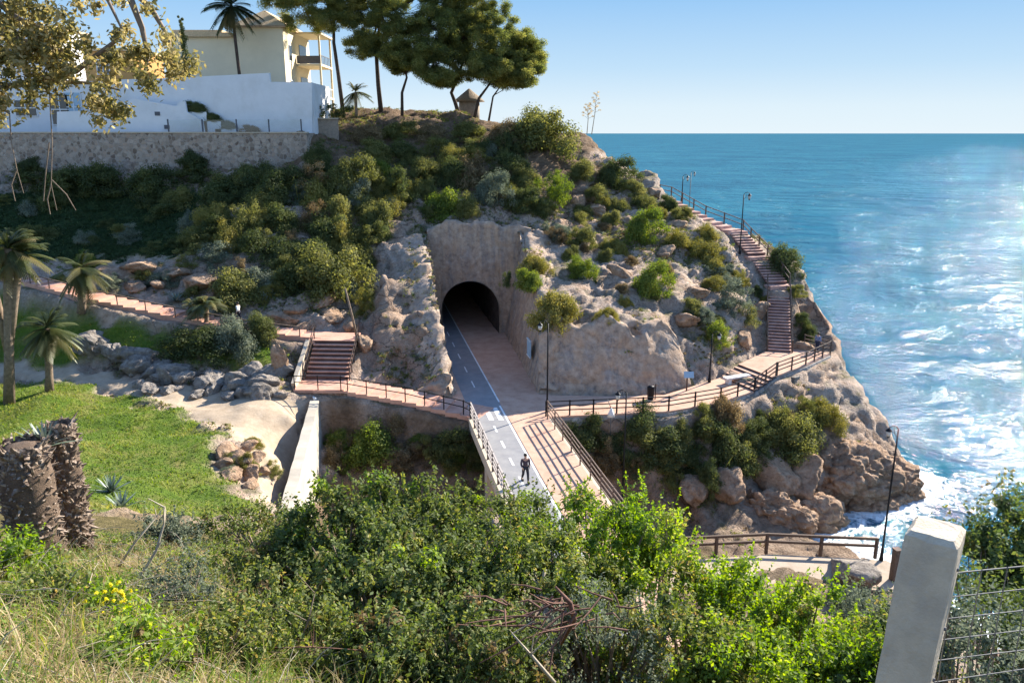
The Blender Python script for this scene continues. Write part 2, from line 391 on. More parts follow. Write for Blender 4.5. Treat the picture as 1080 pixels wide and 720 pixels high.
def hit(u, v, y0=14., y1=124.):
    """first point of the ground seen through photo pixel (u, v)"""
    a, s = ray(u, v); Y = y0
    while Y < y1:
        if HC + s*Y < H(a*Y, Y): break
        Y += .2
    return Vector((a*Y, Y, H(a*Y, Y)))
# masks ------------------------------------------------------------
def proj(p):
    x, y, z = p[:,0], p[:,1], p[:,2]-HC
    d = y*CP - z*SP; return 540 + F*x/d, 360 - F*(z*CP + y*SP)/d
def wpoly(pts, y0=20):
    return np.array([hit(u, v, y0)[:2] for u, v in pts])
def soft(poly, w=.8, seed=0):
    d = np.full(len(XY), 1e9)
    for i in range(len(poly)): d = np.minimum(d, seg_dist(XY, poly[i], poly[(i+1) % len(poly)])[0])
    s = np.where(in_poly(XY, poly), d, -d) + w*1.9*fbm(np.column_stack([XY*.5, np.zeros(len(XY))]), 4, seed)
    return sm(s, -w*.5, w*.5)
lawn1 = [(-30,316),(60,320),(110,326),(180,344),(250,358),(300,374),(314,385),(314,407),(285,398),(240,378),(150,358),(70,346),(-30,340)]
lawn2 = [(-60,398),(40,402),(110,415),(170,430),(240,458),(222,490),(235,515),(255,535)]
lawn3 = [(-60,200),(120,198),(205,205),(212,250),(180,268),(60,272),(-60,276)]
sand1 = [(-60,362),(0,371),(60,383),(120,396),(180,410),(250,414),(320,424),(330,436)]
P1 = np.array([(-52,66.5),(-42,64.9),(-34,61.4),(-26.5,59.9),(-21,59.3),(-17.2,58.7),(-16.4,55.3),(-19,55.6),(-22,56.6),(-27,57.4),(-34,57.8),(-42,59.2),(-52,60.5)])
P2 = np.vstack([wpoly(lawn2), [(-12.6,33.5),(-12,30),(-20,24.5),(-34,25),(-60,32),(-70,45)]])
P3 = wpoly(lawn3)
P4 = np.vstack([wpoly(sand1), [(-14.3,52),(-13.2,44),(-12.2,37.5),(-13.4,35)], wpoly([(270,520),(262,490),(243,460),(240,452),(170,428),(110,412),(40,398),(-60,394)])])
SHD = soft(P3, 1.2, 3); GR = np.maximum(np.maximum(soft(P1, .6, 1), soft(P2, .9, 2)), SHD)  # first mask: shaded bank below the stone wall, coloured darker
SA = soft(P4, .6, 4); 
PB = np.array([(27,57),(24,53.5),(20,51),(14,50),(4,50),(4,36),(27,36),(24.5,44),(22,47)]); PG = np.array([(-13,53),(-2,52.5),(0,38),(-11,36)])
SO = np.maximum(soft(PB, 1.2, 5)*.55, soft(PG, .8, 6)*.8)
hilltop = np.array([(-26,86),(-20,80),(-10,82),(0,80),(5,83),(10,88),(12,98),(0,115),(-60,120),(-60,87)])
SO = np.maximum(SO, soft(hilltop, 2.5, 7)*.9)
NEAR = 1-sm(XY[:,1] + np.abs(XY[:,0]+4)*.15, 25, 31)
GR = GR*(1-PM); SA = SA*(1-PM*.5)
SA = SA*(1-GR)
ROCK = np.clip(1 - np.maximum.reduce([GR, SA, NEAR, PM]), 0, 1)
V = np.column_stack([XY, Z])
# craggy displacement along the surface normal
gz0 = np.gradient(Zg, ST); nrm = np.column_stack([-gz0[1].ravel(), -gz0[0].ravel(), np.ones(len(V))]); nrm /= np.linalg.norm(nrm, axis=1)[:,None]
amp = ROCK*(1-.45*SO); _k = amp > .01; dsp = np.zeros(len(V))
dsp[_k] = rocky(V[_k]*[1,1,1.4], 3.2, 11)*.95 + rocky(V[_k]*[1,1,1.2], 1.25, 19)*.42
V2 = V + nrm*(dsp*amp)[:,None] + np.array([0,0,1])*((fbm(V*.9, 3, 5)*.10 + fbm(V*[.22,.22,0], 2, 15)*.45*GR)*(1-PM))[:,None]
Zg = V2[:,2].reshape(NY, NX)
# faces, minus the footprint of the cutting and the tunnel mouth
ii = (np.arange(NY-1)[:,None]*NX + np.arange(NX-1)[None,:]).ravel()
Q = np.column_stack([ii, ii+1, ii+NX+1, ii+NX])
cen = V[Q].mean(1)
cutpoly = np.array([(-5.0,54.3),(-4.9,55.4),(-8.35,76.4),(.5,76.4),(3.2,58.2),(7.2,58.1),(11.0,58.2),(14.4,60.1),(14.6,58.9),(11.2,56.1),(7,54.0),(2.4,53.0),(-2,52.6)])
drop = in_poly(cen[:,:2], cutpoly)
land = SD[Q].max(1) > -3.5
keep = ~drop & land
Q = Q[keep]
g_, s_ = GR[Q].mean(1), SA[Q].mean(1)
cls = np.where(g_ > .5, 1, np.where(s_ > .5, 2, 0))

m, nt, out = new_mat('ground')
pos = geo_pos(nt)
ag = node(nt, 'ShaderNodeAttribute', attribute_name='grass').outputs['Fac']
as_ = node(nt, 'ShaderNodeAttribute', attribute_name='sand').outputs['Fac']
ao = node(nt, 'ShaderNodeAttribute', attribute_name='soil').outputs['Fac']
an = node(nt, 'ShaderNodeAttribute', attribute_name='near').outputs['Fac']
nzc = nt.nodes.new('ShaderNodeTexNoise'); nzc.inputs['Scale'].default_value = .9; nzc.inputs['Detail'].default_value = 5; nt.links.new(pos, nzc.inputs['Vector'])
wva = node(nt, 'ShaderNodeVectorMath', operation='MULTIPLY_ADD'); nt.links.new(nzc.outputs['Color'], wva.inputs[0]); wva.inputs[1].default_value = (1.6,1.6,1.6); nt.links.new(pos, wva.inputs[2])
wvm = nt.nodes.new('ShaderNodeMapping'); wvm.inputs['Rotation'].default_value = (.5,.35,.2); wvm.inputs['Scale'].default_value = (1,1,2.0); nt.links.new(wva.outputs[0], wvm.inputs['Vector']); wv = wvm.outputs[0]
vor = node(nt, 'ShaderNodeTexVoronoi', feature='DISTANCE_TO_EDGE'); vor.inputs['Scale'].default_value = 1.1; nt.links.new(wv, vor.inputs['Vector'])
nA = noise(nt, .32, 8, .62, pos, .6); nB = noise(nt, 1.6, 8, .7, pos); nC = noise(nt, 6, 6, .7, pos); nD = noise(nt, .11, 4, .5, pos)
rk = ramp(nt, [(.22,(.16,.11,.08)),(.40,(.42,.30,.215)),(.55,(.58,.44,.335)),(.75,(.70,.575,.465))], nB).outputs[0]
rk2 = ramp(nt, [(.25,(.14,.115,.095)),(.5,(.37,.315,.265)),(.75,(.58,.51,.445))], nC).outputs[0]
rock = mix(nt, rk, rk2, ramp(nt, [(.42,(0,0,0)),(.6,(.8,.8,.8))], nA).outputs[0])
orange = ramp(nt, [(.3,(.24,.125,.06)),(.7,(.42,.26,.15))], nB).outputs[0]
rock = mix(nt, rock, orange, ramp(nt, [(.5,(0,0,0)),(.66,(.55,.55,.55))], nD).outputs[0])
pit = noise(nt, 3.4, 9, .78, pos, .3)
rock = mix(nt, rock, (.10,.075,.055), ramp(nt, [(.30,(.85,.85,.85)),(.43,(0,0,0))], pit).outputs[0])
rock = mix(nt, rock, (.72,.62,.52), ramp(nt, [(.58,(0,0,0)),(.70,(.6,.6,.6))], pit).outputs[0])
scrub = ramp(nt, [(.3,(.06,.06,.025)),(.55,(.16,.15,.055)),(.8,(.30,.24,.11))], nC).outputs[0]
sepn = nt.nodes.new('ShaderNodeNewGeometry'); sx = nt.nodes.new('ShaderNodeSeparateXYZ'); nt.links.new(sepn.outputs['Normal'], sx.inputs[0])
flatm = ramp(nt, [(.70,(0,0,0)),(.93,(1,1,1))], sx.outputs[2]).outputs[0]
scm = mix(nt, (0,0,0), ramp(nt, [(.50,(0,0,0)),(.62,(.9,.9,.9))], nA).outputs[0], flatm)
rock = mix(nt, rock, scrub, scm)
crk = ramp(nt, [(0,(1,1,1)),(.045,(0,0,0))], vor.outputs['Distance']).outputs[0]
vor2 = node(nt, 'ShaderNodeTexVoronoi', feature='DISTANCE_TO_EDGE'); vor2.inputs['Scale'].default_value = .42; nt.links.new(wv, vor2.inputs['Vector'])
crk2 = ramp(nt, [(0,(1,1,1)),(.035,(0,0,0))], vor2.outputs['Distance']).outputs[0]
rock = mix(nt, rock, (.085,.06,.045), mix(nt, (0,0,0), crk2, ramp(nt, [(.47,(0,0,0)),(.6,(.9,.9,.9))], nD).outputs[0]))
rock = mix(nt, rock, (.13,.09,.065), mix(nt, (0,0,0), crk, ramp(nt, [(.46,(0,0,0)),(.62,(.5,.5,.5))], nA).outputs[0]))
soil = ramp(nt, [(.25,(.07,.045,.025)),(.5,(.18,.115,.065)),(.8,(.33,.22,.13))], nB).outputs[0]
c = mix(nt, rock, soil, ao)
grass = ramp(nt, [(.25,(.07,.12,.014)),(.45,(.12,.19,.022)),(.6,(.19,.22,.04)),(.78,(.30,.26,.09))], noise(nt, .45, 8, .68, pos, .4)).outputs[0]
grass = mix(nt, grass, (.27,.21,.085), ramp(nt, [(.52,(0,0,0)),(.68,(.75,.75,.75))], noise(nt, .22, 7, .7, pos, .8)).outputs[0])
grass = mix(nt, grass, (.04,.075,.012), ramp(nt, [(.5,(0,0,0)),(.75,(.7,.7,.7))], nC).outputs[0])
al_ = node(nt, 'ShaderNodeAttribute', attribute_name='shade_green').outputs['Fac']
grass = mix(nt, grass, ramp(nt, [(.3,(.016,.032,.011)),(.5,(.035,.065,.02)),(.72,(.085,.085,.035))], nB).outputs[0], al_)  # shade of the upper bank painted in as a darker green
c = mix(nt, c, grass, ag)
sand = ramp(nt, [(.3,(.30,.23,.155)),(.6,(.41,.325,.235)),(.8,(.48,.395,.30))], nB).outputs[0]
c = mix(nt, c, sand, as_)
ng = ramp(nt, [(.25,(.07,.06,.02)),(.5,(.16,.13,.05)),(.75,(.27,.21,.10))], nB).outputs[0]
c = mix(nt, c, ng, an)
rdg = nt.nodes.new('ShaderNodeTexNoise'); rdg.noise_type = 'RIDGED_MULTIFRACTAL'; rdg.inputs['Scale'].default_value = .55; rdg.inputs['Detail'].default_value = 9; rdg.inputs['Roughness'].default_value = .62; rdg.inputs['Lacunarity'].default_value = 2.2; nt.links.new(wv, rdg.inputs['Vector'])
hb = node(nt, 'ShaderNodeMath', operation='ADD'); nt.links.new(rdg.outputs['Fac'], hb.inputs[0]); nt.links.new(nC, hb.inputs[1])
cr = ramp(nt, [(0,(0,0,0)),(.10,(1,1,1))], vor.outputs['Distance']).outputs[0]
hb2 = node(nt, 'ShaderNodeMath', operation='MULTIPLY_ADD'); nt.links.new(cr, hb2.inputs[0]); hb2.inputs[1].default_value = .12; nt.links.new(hb.outputs[0], hb2.inputs[2])
bs = node(nt, 'ShaderNodeMath', operation='MULTIPLY_ADD'); nt.links.new(as_, bs.inputs[0]); bs.inputs[1].default_value = -.7; bs.inputs[2].default_value = .85
bn = nt.nodes.new('ShaderNodeBump'); bn.inputs['Distance'].default_value = .5; nt.links.new(bs.outputs[0], bn.inputs['Strength']); nt.links.new(hb2.outputs[0], bn.inputs['Height'])
principled(nt, out, c, .95, 0, bn.outputs[0], .15); M['ground'] = m

def ground_obj(name, faces):
    used, inv = np.unique(faces.ravel(), return_inverse=True)
    me = np_mesh(name, V2[used], inv.reshape(faces.shape), None, True)
    for an_, arr in (('grass', GR), ('sand', SA), ('soil', SO), ('near', NEAR*(1-GR)), ('shade_green', SHD)):
        at = me.attributes.new(an_, 'FLOAT', 'POINT'); at.data.foreach_set('value', arr[used].astype(np.float32))
    o = link(name, me, M['ground']); o['kind'] = 'structure'; return o
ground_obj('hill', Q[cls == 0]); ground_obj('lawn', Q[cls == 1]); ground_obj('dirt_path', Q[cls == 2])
# sea bed / far shore under everything is hidden by the water sheet

# ------------------------------------------------------------------ rock walls of the cutting and the tunnel
m, nt, out = new_mat('hewn_rock'); pos = geo_pos(nt)
nA = noise(nt, .5, 8, .65, pos, .5); nB = noise(nt, 2.2, 8, .7, pos)
mp = nt.nodes.new('ShaderNodeMapping'); mp.inputs['Scale'].default_value = (1.6, 1.6, .22); nt.links.new(pos, mp.inputs['Vector'])
nS = noise(nt, 1.0, 6, .65, mp.outputs[0])
c = ramp(nt, [(.25,(.22,.15,.105)),(.5,(.43,.315,.225)),(.75,(.58,.455,.345))], nB).outputs[0]
c = mix(nt, c, ramp(nt, [(.3,(.13,.11,.10)),(.7,(.36,.32,.29))], nB).outputs[0], ramp(nt, [(.45,(0,0,0)),(.62,(.75,.75,.75))], nS).outputs[0])
c = mix(nt, c, (.44,.27,.15), ramp(nt, [(.5,(0,0,0)),(.7,(.5,.5,.5))], nA).outputs[0])
principled(nt, out, c, .95, 0, bump(nt, nB, .8, .22), .15); M['hewn'] = m
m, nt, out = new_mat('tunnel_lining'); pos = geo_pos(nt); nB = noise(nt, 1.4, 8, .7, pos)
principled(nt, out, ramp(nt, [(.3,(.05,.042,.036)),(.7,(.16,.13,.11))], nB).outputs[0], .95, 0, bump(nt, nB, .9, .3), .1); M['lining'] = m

TC, TW, TS = 3.30, 2.78, 2.35                # arch: centre along the portal, half width, springing height
def arch_h(s):
    x = abs(s-TC)
    return 0 if x >= TW else TS + math.sqrt(max(TW*TW - x*x, 0))
def rock_wall(pl, name, kindname, s_step=.3, arch=False, lean=.17, amp=.3, scl=1.6, seed=5, back=2.2, h_end=(None, None), parent=None, arch_base=-.5):
    segs = [(Vector(a), Vector(b)) for a, b in zip(pl[:-1], pl[1:])]
    cols = []; s = 0; tot = 0
    for a, b in segs:
        L = (b-a).length; d = (b-a)/L; nn = Vector((-d.y, d.x))          # hill side is on the left of travel
        n = max(2, int(L/s_step)); ts = [i/n*L for i in range(n+(1 if (b is segs[-1][1]) else 0))]
        if arch:
            ts = sorted(set(ts + [TC-TW, TC+TW] + [TC+TW*math.cos(R(k)) for k in range(0, 181, 9)])); ts = [t for t in ts if 0 <= t <= L]
        for t in ts:
            p = a + d*t; ex = [None]
            if arch and abs(abs(t-TC)-TW) < 1e-6: ex = ([0, TS] if t < TC else [TS, 0])
            for e in ex: cols.append((p, nn, (e if e is not None else (arch_h(t) if arch else 0))))
    # smooth the normals over the corners
    NR = 26; vs = []; fs = []
    for k, (p, nn, zb) in enumerate(cols):
        w = [cols[min(max(k+j, 0), len(cols)-1)][1] for j in range(-3, 4)] if not arch else [nn]
        n2 = sum(w, Vector((0,0))); n2.normalize()
        h = 5
        for _ in range(8):
            q = p + n2*(lean*h + 1.0); h = .5*h + .5*max(.3, H(q.x, q.y)+.25)
        z0 = zb if zb > 0 else arch_base
        for r_ in range(NR):
            z = z0 + (h-z0)*r_/(NR-1-4) if r_ < NR-4 else h
            o = lean*max(z, 0)
            if r_ >= NR-4:
                e = (r_-(NR-5))/4*back; o = lean*h + e; q = p + n2*o; z = max(h*(1-e/back)+ (H(q.x,q.y)-.15)*(e/back), -9) if r_ > NR-4 else h+.02
            q = p + n2*o; vs.append((q.x, q.y, z))
    vs = np.array(vs); n = len(cols)
    d = rocky(vs*[1,1,.8], scl, seed)*amp; nrm3 = np.array([(-c[1].x, -c[1].y, .2) for c in cols]).repeat(NR, 0)
    edge = np.tile(np.concatenate([np.full(2, .2), np.ones(NR-3), [.3]]), n)
    if arch: 
        zb_ = np.array([c[2] for c in cols]).repeat(NR); edge = edge*np.where(zb_ > 0, np.clip(np.tile(np.arange(NR)/5., n), .15, 1), 1)
    vs = vs + nrm3*(d*edge)[:,None]
    fs = [(k*NR+r_, (k+1)*NR+r_, (k+1)*NR+r_+1, k*NR+r_+1) for k in range(n-1) for r_ in range(NR-1)]
    me = np_mesh(name, vs, np.array(fs)[:, ::-1], None, True)
    o = link(name, me, M['hewn'], parent); 
    if parent is None: o['kind'] = 'structure'
    return o
rock_wall([Vector((-7.6,54.9)), Vector((-5.2,54.9)), WALL_CUT[0], WALL_CUT[1]], 'hill_rock_face', 0, amp=.75, seed=8, lean=.13)
rock_wall([WALL_CUT[2], WALL_CUT[3]], 'hill_rock_face', 0, amp=.22, seed=9, lean=.2)
rock_wall([WALL_CUT[3], WALL_CUT[4], WALL_CUT[5], WALL_CUT[6]], 'hill_rock_face', 0, amp=.55, seed=10, lean=.45, scl=2.6)
tun = thing('tunnel', 'dark arched tunnel cut through the rock headland at the end of the road', 'tunnel', (-4,75,0))
pw = rock_wall([WALL_CUT[1]-Vector((.9,0)), WALL_CUT[2]+Vector((1.1,0))], 'portal_wall', 0, arch=False) if False else None
TC += .8
pwall = rock_wall([WALL_CUT[1]-Vector((.8,0)), WALL_CUT[2]+Vector((2.6,0))], 'portal_wall', 0, arch=True, lean=.05, amp=.16, scl=1.3, seed=12, parent=tun)
pwall.location = (4,-75,0)
# lining
vs = []; fs = []; prof = [(-TW,-.3),(-TW,TS*.5)] + [(-TW*math.cos(R(a)), TS+TW*math.sin(R(a))) for a in range(0, 181, 12)] + [(TW,TS*.5),(TW,-.3)]
ax = WALL_CUT[1].x-.8+TC; npf = len(prof); NL = 26
for k in range(NL):
    y = 75.1 + k; x0 = ax - .2*k
    for px, pz in prof: vs.append((x0+px, y + .02*pz, pz))
vs = np.array(vs); jit = rocky(vs, 1.2, 30)*.25; w = np.repeat(np.clip(np.arange(NL)/3., .0, 1), npf)
cx = np.repeat([ax-.2*k for k in range(NL)], npf); dv = vs - np.column_stack([cx, vs[:,1], np.full(len(vs), 1.5)]); dv[:,1] = 0
dv /= np.linalg.norm(dv, axis=1)[:,None]+1e-6; vs = vs - dv*(np.abs(jit)*w)[:,None]
fs = [(k*npf+i, k*npf+i+1, (k+1)*npf+i+1, (k+1)*npf+i) for k in range(NL-1) for i in range(npf-1)]
lin = link('lining', np_mesh('lining', vs, np.array(fs), None, True), M['lining'], tun); lin.location = (4,-75,0)
mb = MB(); mb.box((ax-.2*25, 99.9, 2.3),(9,.4,8)); mb.build('end_wall', M['lining'], tun)

# ------------------------------------------------------------------ road, paths, steps
m, nt, out = new_mat('asphalt'); pos = geo_pos(nt)
nB = noise(nt, 1.1, 8, .7, pos); nC = noise(nt, 40, 3, .7, pos)
c = ramp(nt, [(.3,(.20,.20,.21)),(.7,(.29,.285,.28))], nB).outputs[0]
principled(nt, out, mix(nt, c, (.12,.12,.12), ramp(nt, [(.55,(0,0,0)),(.8,(.5,.5,.5))], nC).outputs[0]), .9, 0, bump(nt, nC, .3, .01), .25); M['asphalt'] = m
def paving(name, base, dark, lightc):
    m, nt, out = new_mat(name); pos = geo_pos(nt)
    nB = noise(nt, .9, 8, .72, pos); nC = noise(nt, 14, 4, .7, pos)
    c = ramp(nt, [(.28, dark), (.5, base), (.78, lightc)], nB).outputs[0]
    principled(nt, out, mix(nt, c, dark, ramp(nt, [(.5,(0,0,0)),(.8,(.6,.6,.6))], nC).outputs[0]), .9, 0, bump(nt, nC, .4, .015), .2); return m
M['pink'] = paving('pink_paving', (.52,.325,.23), (.37,.215,.15), (.60,.42,.315))
M['tread'] = paving('pink_step', (.56,.315,.225), (.40,.20,.145), (.62,.41,.31))
M['riser'] = paving('dark_step_edge', (.11,.06,.05), (.06,.035,.03), (.17,.1,.08))
M['line'] = paving('road_paint', (.72,.72,.70), (.45,.45,.44), (.8,.8,.78))
def sheet(name, poly, z, mat, kind='structure', sub=None):
    mb = MB(); mb.add([(x,y,z) for x,y in poly], [tuple(range(len(poly)))]); return mb.build(name, mat, kind=kind)
# pink ground of the cutting and of the junction in front of it
dx = -.2
poly = [(c_road(51.2)-.9,51.2),(2.75,51.2),(2.9,56.7),(-.4,75.6),(-.4-.2*24,100),(-7.8-.2*24,100),(-7.8,75.6),(-4.6,55.0),(-3.6,53.6)]
sheet('pavement', poly, -.012, M['pink'])
def strip(y0, y1, o0, o1, z, name, mat, mb=None):
    q = mb or MB(); n = max(1, int((y1-y0)/4))
    for k in range(n):
        a = y0+(y1-y0)*k/n; b = y0+(y1-y0)*(k+1)/n
        q.add([(c_road(a)+o0,a,z),(c_road(a)+o1,a,z),(c_road(b)+o1,b,z),(c_road(b)+o0,b,z)], [(0,1,2,3)])
    if mb is None: return q.build(name, mat, kind='structure')
strip(26, 99.6, -.68, 1.78, .0, 'road', M['asphalt'])
strip(26, 34.99, 1.80, 4.55, .0, 'pavement', M['pink'])
mb = MB()
strip(26, 53.8, 1.60, 1.74, .006, '', 0, mb); strip(54.6, 99.5, 1.72, 1.84, .006, '', 0, mb)
strip(26, 53.8, -.60, -.50, .006, '', 0, mb)
strip(50.8, 53.4, .40, .74, .006, '', 0, mb); strip(50.8, 53.4, 1.06, 1.40, .006, '', 0, mb)
for y in (48.6, 45.9, 43.2, 40.5, 37.8): strip(y, y+1.15, .46, .60, .006, '', 0, mb)
for y in range(58, 90, 4): strip(y, y+1.6, .46, .56, .006, '', 0, mb)
mb.build('road_marking', M['line'], kind='structure')
# bridge deck with its pink footway, carried on two piers
br = thing('footbridge', 'low bridge carrying the grey cycle lane and pink footway across the gully', 'bridge', (1,45,0))
mb = MB()
def slab(y0, y1, o0, o1, z0, z1, mb):
    p = [(c_road(y0)+o0,y0),(c_road(y0)+o1,y0),(c_road(y1)+o1,y1),(c_road(y1)+o0,y1)]; mb.prism(p, z0, z1)
slab(35, 51.25, -.95, 4.75, -.75, -.02, mb); mb.build('deck', M['concrete'], br)
mb = MB(); slab(35, 51.2, 1.80, 4.55, -.018, .02, mb); mb.build('footway', M['pink'], br)
for y in (39.2, 46.5):
    mb = MB(); slab(y, y+.9, -.5, 4.3, -8.5, -.752, mb); mb.build('pier', M['concrete'], br)

def frame2(a, b):
    d = Vector((b.x-a.x, b.y-a.y)); d.normalize(); return d, Vector((-d.y, d.x))
def stepped(mb, a, b, width, tread, thick=.4, lip=.0, rb=None):
    d, n = frame2(a, b); L = Vector((b.x-a.x, b.y-a.y)).length; k = max(1, round(L/tread))
    for i in range(k):
        t0, t1 = i/k, (i+1)/k; z = a.z + (b.z-a.z)*((t0+t1)/2)
        c2 = a.lerp(b, (t0+t1)/2); mb.box((c2.x, c2.y, z-thick/2), (L/k+.02, width, thick), math.atan2(d.y, d.x))
        if rb is not None:
            up = a.lerp(b, t1 if b.z < a.z else t0)          # dark nosing at the lower edge of the tread
            sgn = 1 if b.z < a.z else -1
            q = Vector((up.x, up.y)) + d*sgn*.016
            rb.box((q.x, q.y, z-.09), (.03, width*.98, .17), math.atan2(d.y, d.x))
mb, rb = MB(), MB()
for a, b in zip(PATH_L[:-1], PATH_L[1:]): stepped(mb, a, b, 2.0, 1.15, .55, rb=None)
mb.build('path', M['tread'], kind='structure')
mb = MB()
for a, b in zip(PATH_L2[:-1], PATH_L2[1:]): stepped(mb, a, b, 2.5, .95, .3)
mb.box((-13.8,54.7,1.15),(3.6,2.5,.31)); mb.box((-13.9,59.9,3.43),(3.6,2.3,.33))
mb.build('path', M['tread'], kind='structure')
def flight(name, label, a, b, width, n, mt, mr, group=None, rise_off=0):
    root = thing(name, label, 'steps', a, group=group); d, nn = frame2(a, b); L = Vector((b.x-a.x,b.y-a.y)).length; rz = math.atan2(d.y, d.x)
    for i in range(n):
        z = a.z + (b.z-a.z)*(i+1)/n; c2 = Vector((a.x,a.y)) + d*(L*(i+.5)/n); hgt = (b.z-a.z)/n
        q = MB(); q.box((c2.x, c2.y, z-.02), (L/n+.03, width, .06), rz); q.build('tread', mt, root)
        q = MB(); c3 = Vector((a.x,a.y)) + d*(L*i/n+.16); q.box((c3.x, c3.y, z-.052-hgt*.6), (.30, width-.04, hgt*1.2), rz); q.build('riser', mr, root)
    return root
flight('stone_steps', 'pink steps with dark risers climbing from the lower left path to the upper one', FLIGHT[0], FLIGHT[1], 3.2, 9, M['tread'], M['riser'])
# right path : sheet between its two edges, with thickness
mb = MB()
def quad_prism(q, th):
    vs = [tuple(p) for p in q] + [(p.x,p.y,p.z-th) for p in q]
    mb.add(vs, [(0,1,2,3),(7,6,5,4),(0,4,5,1),(1,5,6,2),(2,6,7,3),(3,7,4,0)])
for i in range(len(PR_N)-1):
    if i == 4: continue
    quad_prism([PR_N[i], PR_N[i+1], PR_F[i+1], PR_F[i]], .35)
mb.build('path', M['pink'], kind='structure')
st = thing('stone_steps', 'five broad steps with dark risers across the right path beyond the white bench', 'steps', PR_N[4])
for k in range(5):
    t0, t1 = k/5, (k+1)/5; z = .15*(k+1)
    a, b = PR_N[4].lerp(PR_N[5], t0), PR_N[4].lerp(PR_N[5], t1); c2, d2 = PR_F[4].lerp(PR_F[5], t0), PR_F[4].lerp(PR_F[5], t1)
    q = MB(); q.prism([(a.x,a.y),(b.x,b.y),(d2.x,d2.y),(c2.x,c2.y)], z-.05, z); q.build('tread', M['pink'], st)
    dd = (b-a).normalized()*.12; q = MB(); q.prism([(a.x+.02,a.y+.02),(a.x+dd.x,a.y+dd.y),(c2.x+dd.x,c2.y+dd.y),(c2.x+.02,c2.y+.02)], z-.30, z-.051); q.build('riser', M['riser'], st)
lab = ['steep reddish stone steps climbing the headland from the lookout, the lowest flight', 'reddish steps of the middle flight beside the leaning headland shrubs', 'highest flight of reddish steps below the lamp on the headland crest']
M['stairst'] = paving('stair_stone', (.50,.31,.25), (.30,.17,.13), (.60,.44,.37)); M['stairri'] = paving('stair_riser', (.17,.10,.085), (.08,.05,.045), (.3,.2,.17))
for i, n in ((0, 22), (1, 10), (2, 9)):
    flight('stone_steps', lab[i], STAIR[i] + (STAIR[i+1]-STAIR[i]).normalized()*.25*(i > 0), STAIR[i+1], 1.9, n, M['stairst'], M['stairri'])
mb = MB()
for p, w in ((STAIR[1],2.3),(STAIR[2],2.3),(STAIR[3],2.2)): mb.box((p.x,p.y,p.z-.25),(w,1.2,.5), .25)
for a, b in zip(STAIR[3:-1], STAIR[4:]): stepped(mb, a, b, 1.9, 1.2, .5)
mb.build('path', M['stairst'], kind='structure')
M['promen'] = paving('beach_paving', (.40,.32,.24), (.27,.21,.15), (.48,.40,.31))
# beach level promenade behind the lower timber fence
mb = MB(); pr = [(9,43.0),(16,43.9),(22.9,43.2),(24.0,41.2),(22,39.8),(16,40.6),(9,39.8)]
mb.prism(pr, -7.2, -6.25); mb.build('path', M['promen'], kind='structure')

# ------------------------------------------------------------------ sea
m, nt, out = new_mat('sea_water'); pos = geo_pos(nt)
mp = nt.nodes.new('ShaderNodeMapping'); mp.inputs['Rotation'].default_value = (0,0,R(-25)); mp.inputs['Scale'].default_value = (.75,1,1); nt.links.new(pos, mp.inputs['Vector'])
w1 = noise(nt, .085, 10, .56, mp.outputs[0], .3); w2 = noise(nt, .30, 6, .65, mp.outputs[0], .5); w3 = noise(nt, 1.9, 5, .65, mp.outputs[0])
h = node(nt, 'ShaderNodeMath', operation='MULTIPLY_ADD'); nt.links.new(w1, h.inputs[0]); h.inputs[1].default_value = 4.5; h.inputs[2].default_value = 0
h2 = node(nt, 'ShaderNodeMath', operation='MULTIPLY_ADD'); nt.links.new(w3, h2.inputs[0]); h2.inputs[1].default_value = .0; nt.links.new(h.outputs[0], h2.inputs[2])
big = noise(nt, .018, 5, .6, mp.outputs[0], .5)
c = ramp(nt, [(.30,(.008,.075,.125)),(.5,(.013,.102,.158)),(.72,(.022,.135,.185))], big).outputs[0]
c = mix(nt, c, (.014,.13,.165), ramp(nt, [(.55,(0,0,0)),(.75,(.6,.6,.6))], w2).outputs[0])
fo = node(nt, 'ShaderNodeAttribute', attribute_name='foam').outputs['Fac']
fn = noise(nt, .8, 8, .75, pos, 1.2)
fa = node(nt, 'ShaderNodeMath', operation='ADD'); nt.links.new(fo, fa.inputs[0]); nt.links.new(fn, fa.inputs[1])
fm = ramp(nt, [(.78,(0,0,0)),(.95,(.95,.95,.95))], fa.outputs[0]).outputs[0]
c = mix(nt, c, (.80,.84,.85), fm)
bn_ = bump(nt, h2.outputs[0], 1.0, 1.0)
df = nt.nodes.new('ShaderNodeBsdfDiffuse'); nt.links.new(c, df.inputs['Color']); nt.links.new(bn_, df.inputs['Normal'])
gs = nt.nodes.new('ShaderNodeBsdfGlossy'); nt.links.new(bn_, gs.inputs['Normal'])
rr = ramp(nt, [(0,(.06,.06,.06)),(1,(.8,.8,.8))], fm).outputs[0]; nt.links.new(rr, gs.inputs['Roughness'])
fr = nt.nodes.new('ShaderNodeFresnel'); fr.inputs['IOR'].default_value = 1.33; nt.links.new(bn_, fr.inputs['Normal'])
lim = node(nt, 'ShaderNodeMath', operation='MINIMUM'); nt.links.new(fr.outputs[0], lim.inputs[0]); lim.inputs[1].default_value = .12
mxs = nt.nodes.new('ShaderNodeMixShader'); nt.links.new(lim.outputs[0], mxs.inputs[0]); nt.links.new(df.outputs[0], mxs.inputs[1]); nt.links.new(gs.outputs[0], mxs.inputs[2]); nt.links.new(mxs.outputs[0], out.inputs[0])
M['sea'] = m
th = np.radians(np.arange(-75, 105.01, .25)); rad = [0.0]; r_ = 16.
while r_ < 60000:
    rad.append(r_); r_ += max(.5, r_*.0105)
rad = np.array(rad[1:] + [60000.]); T, RR = np.meshgrid(th, rad); SX, SY = np.sin(T)*RR, np.cos(T)*RR
sxy = np.column_stack([SX.ravel(), SY.ravel()])
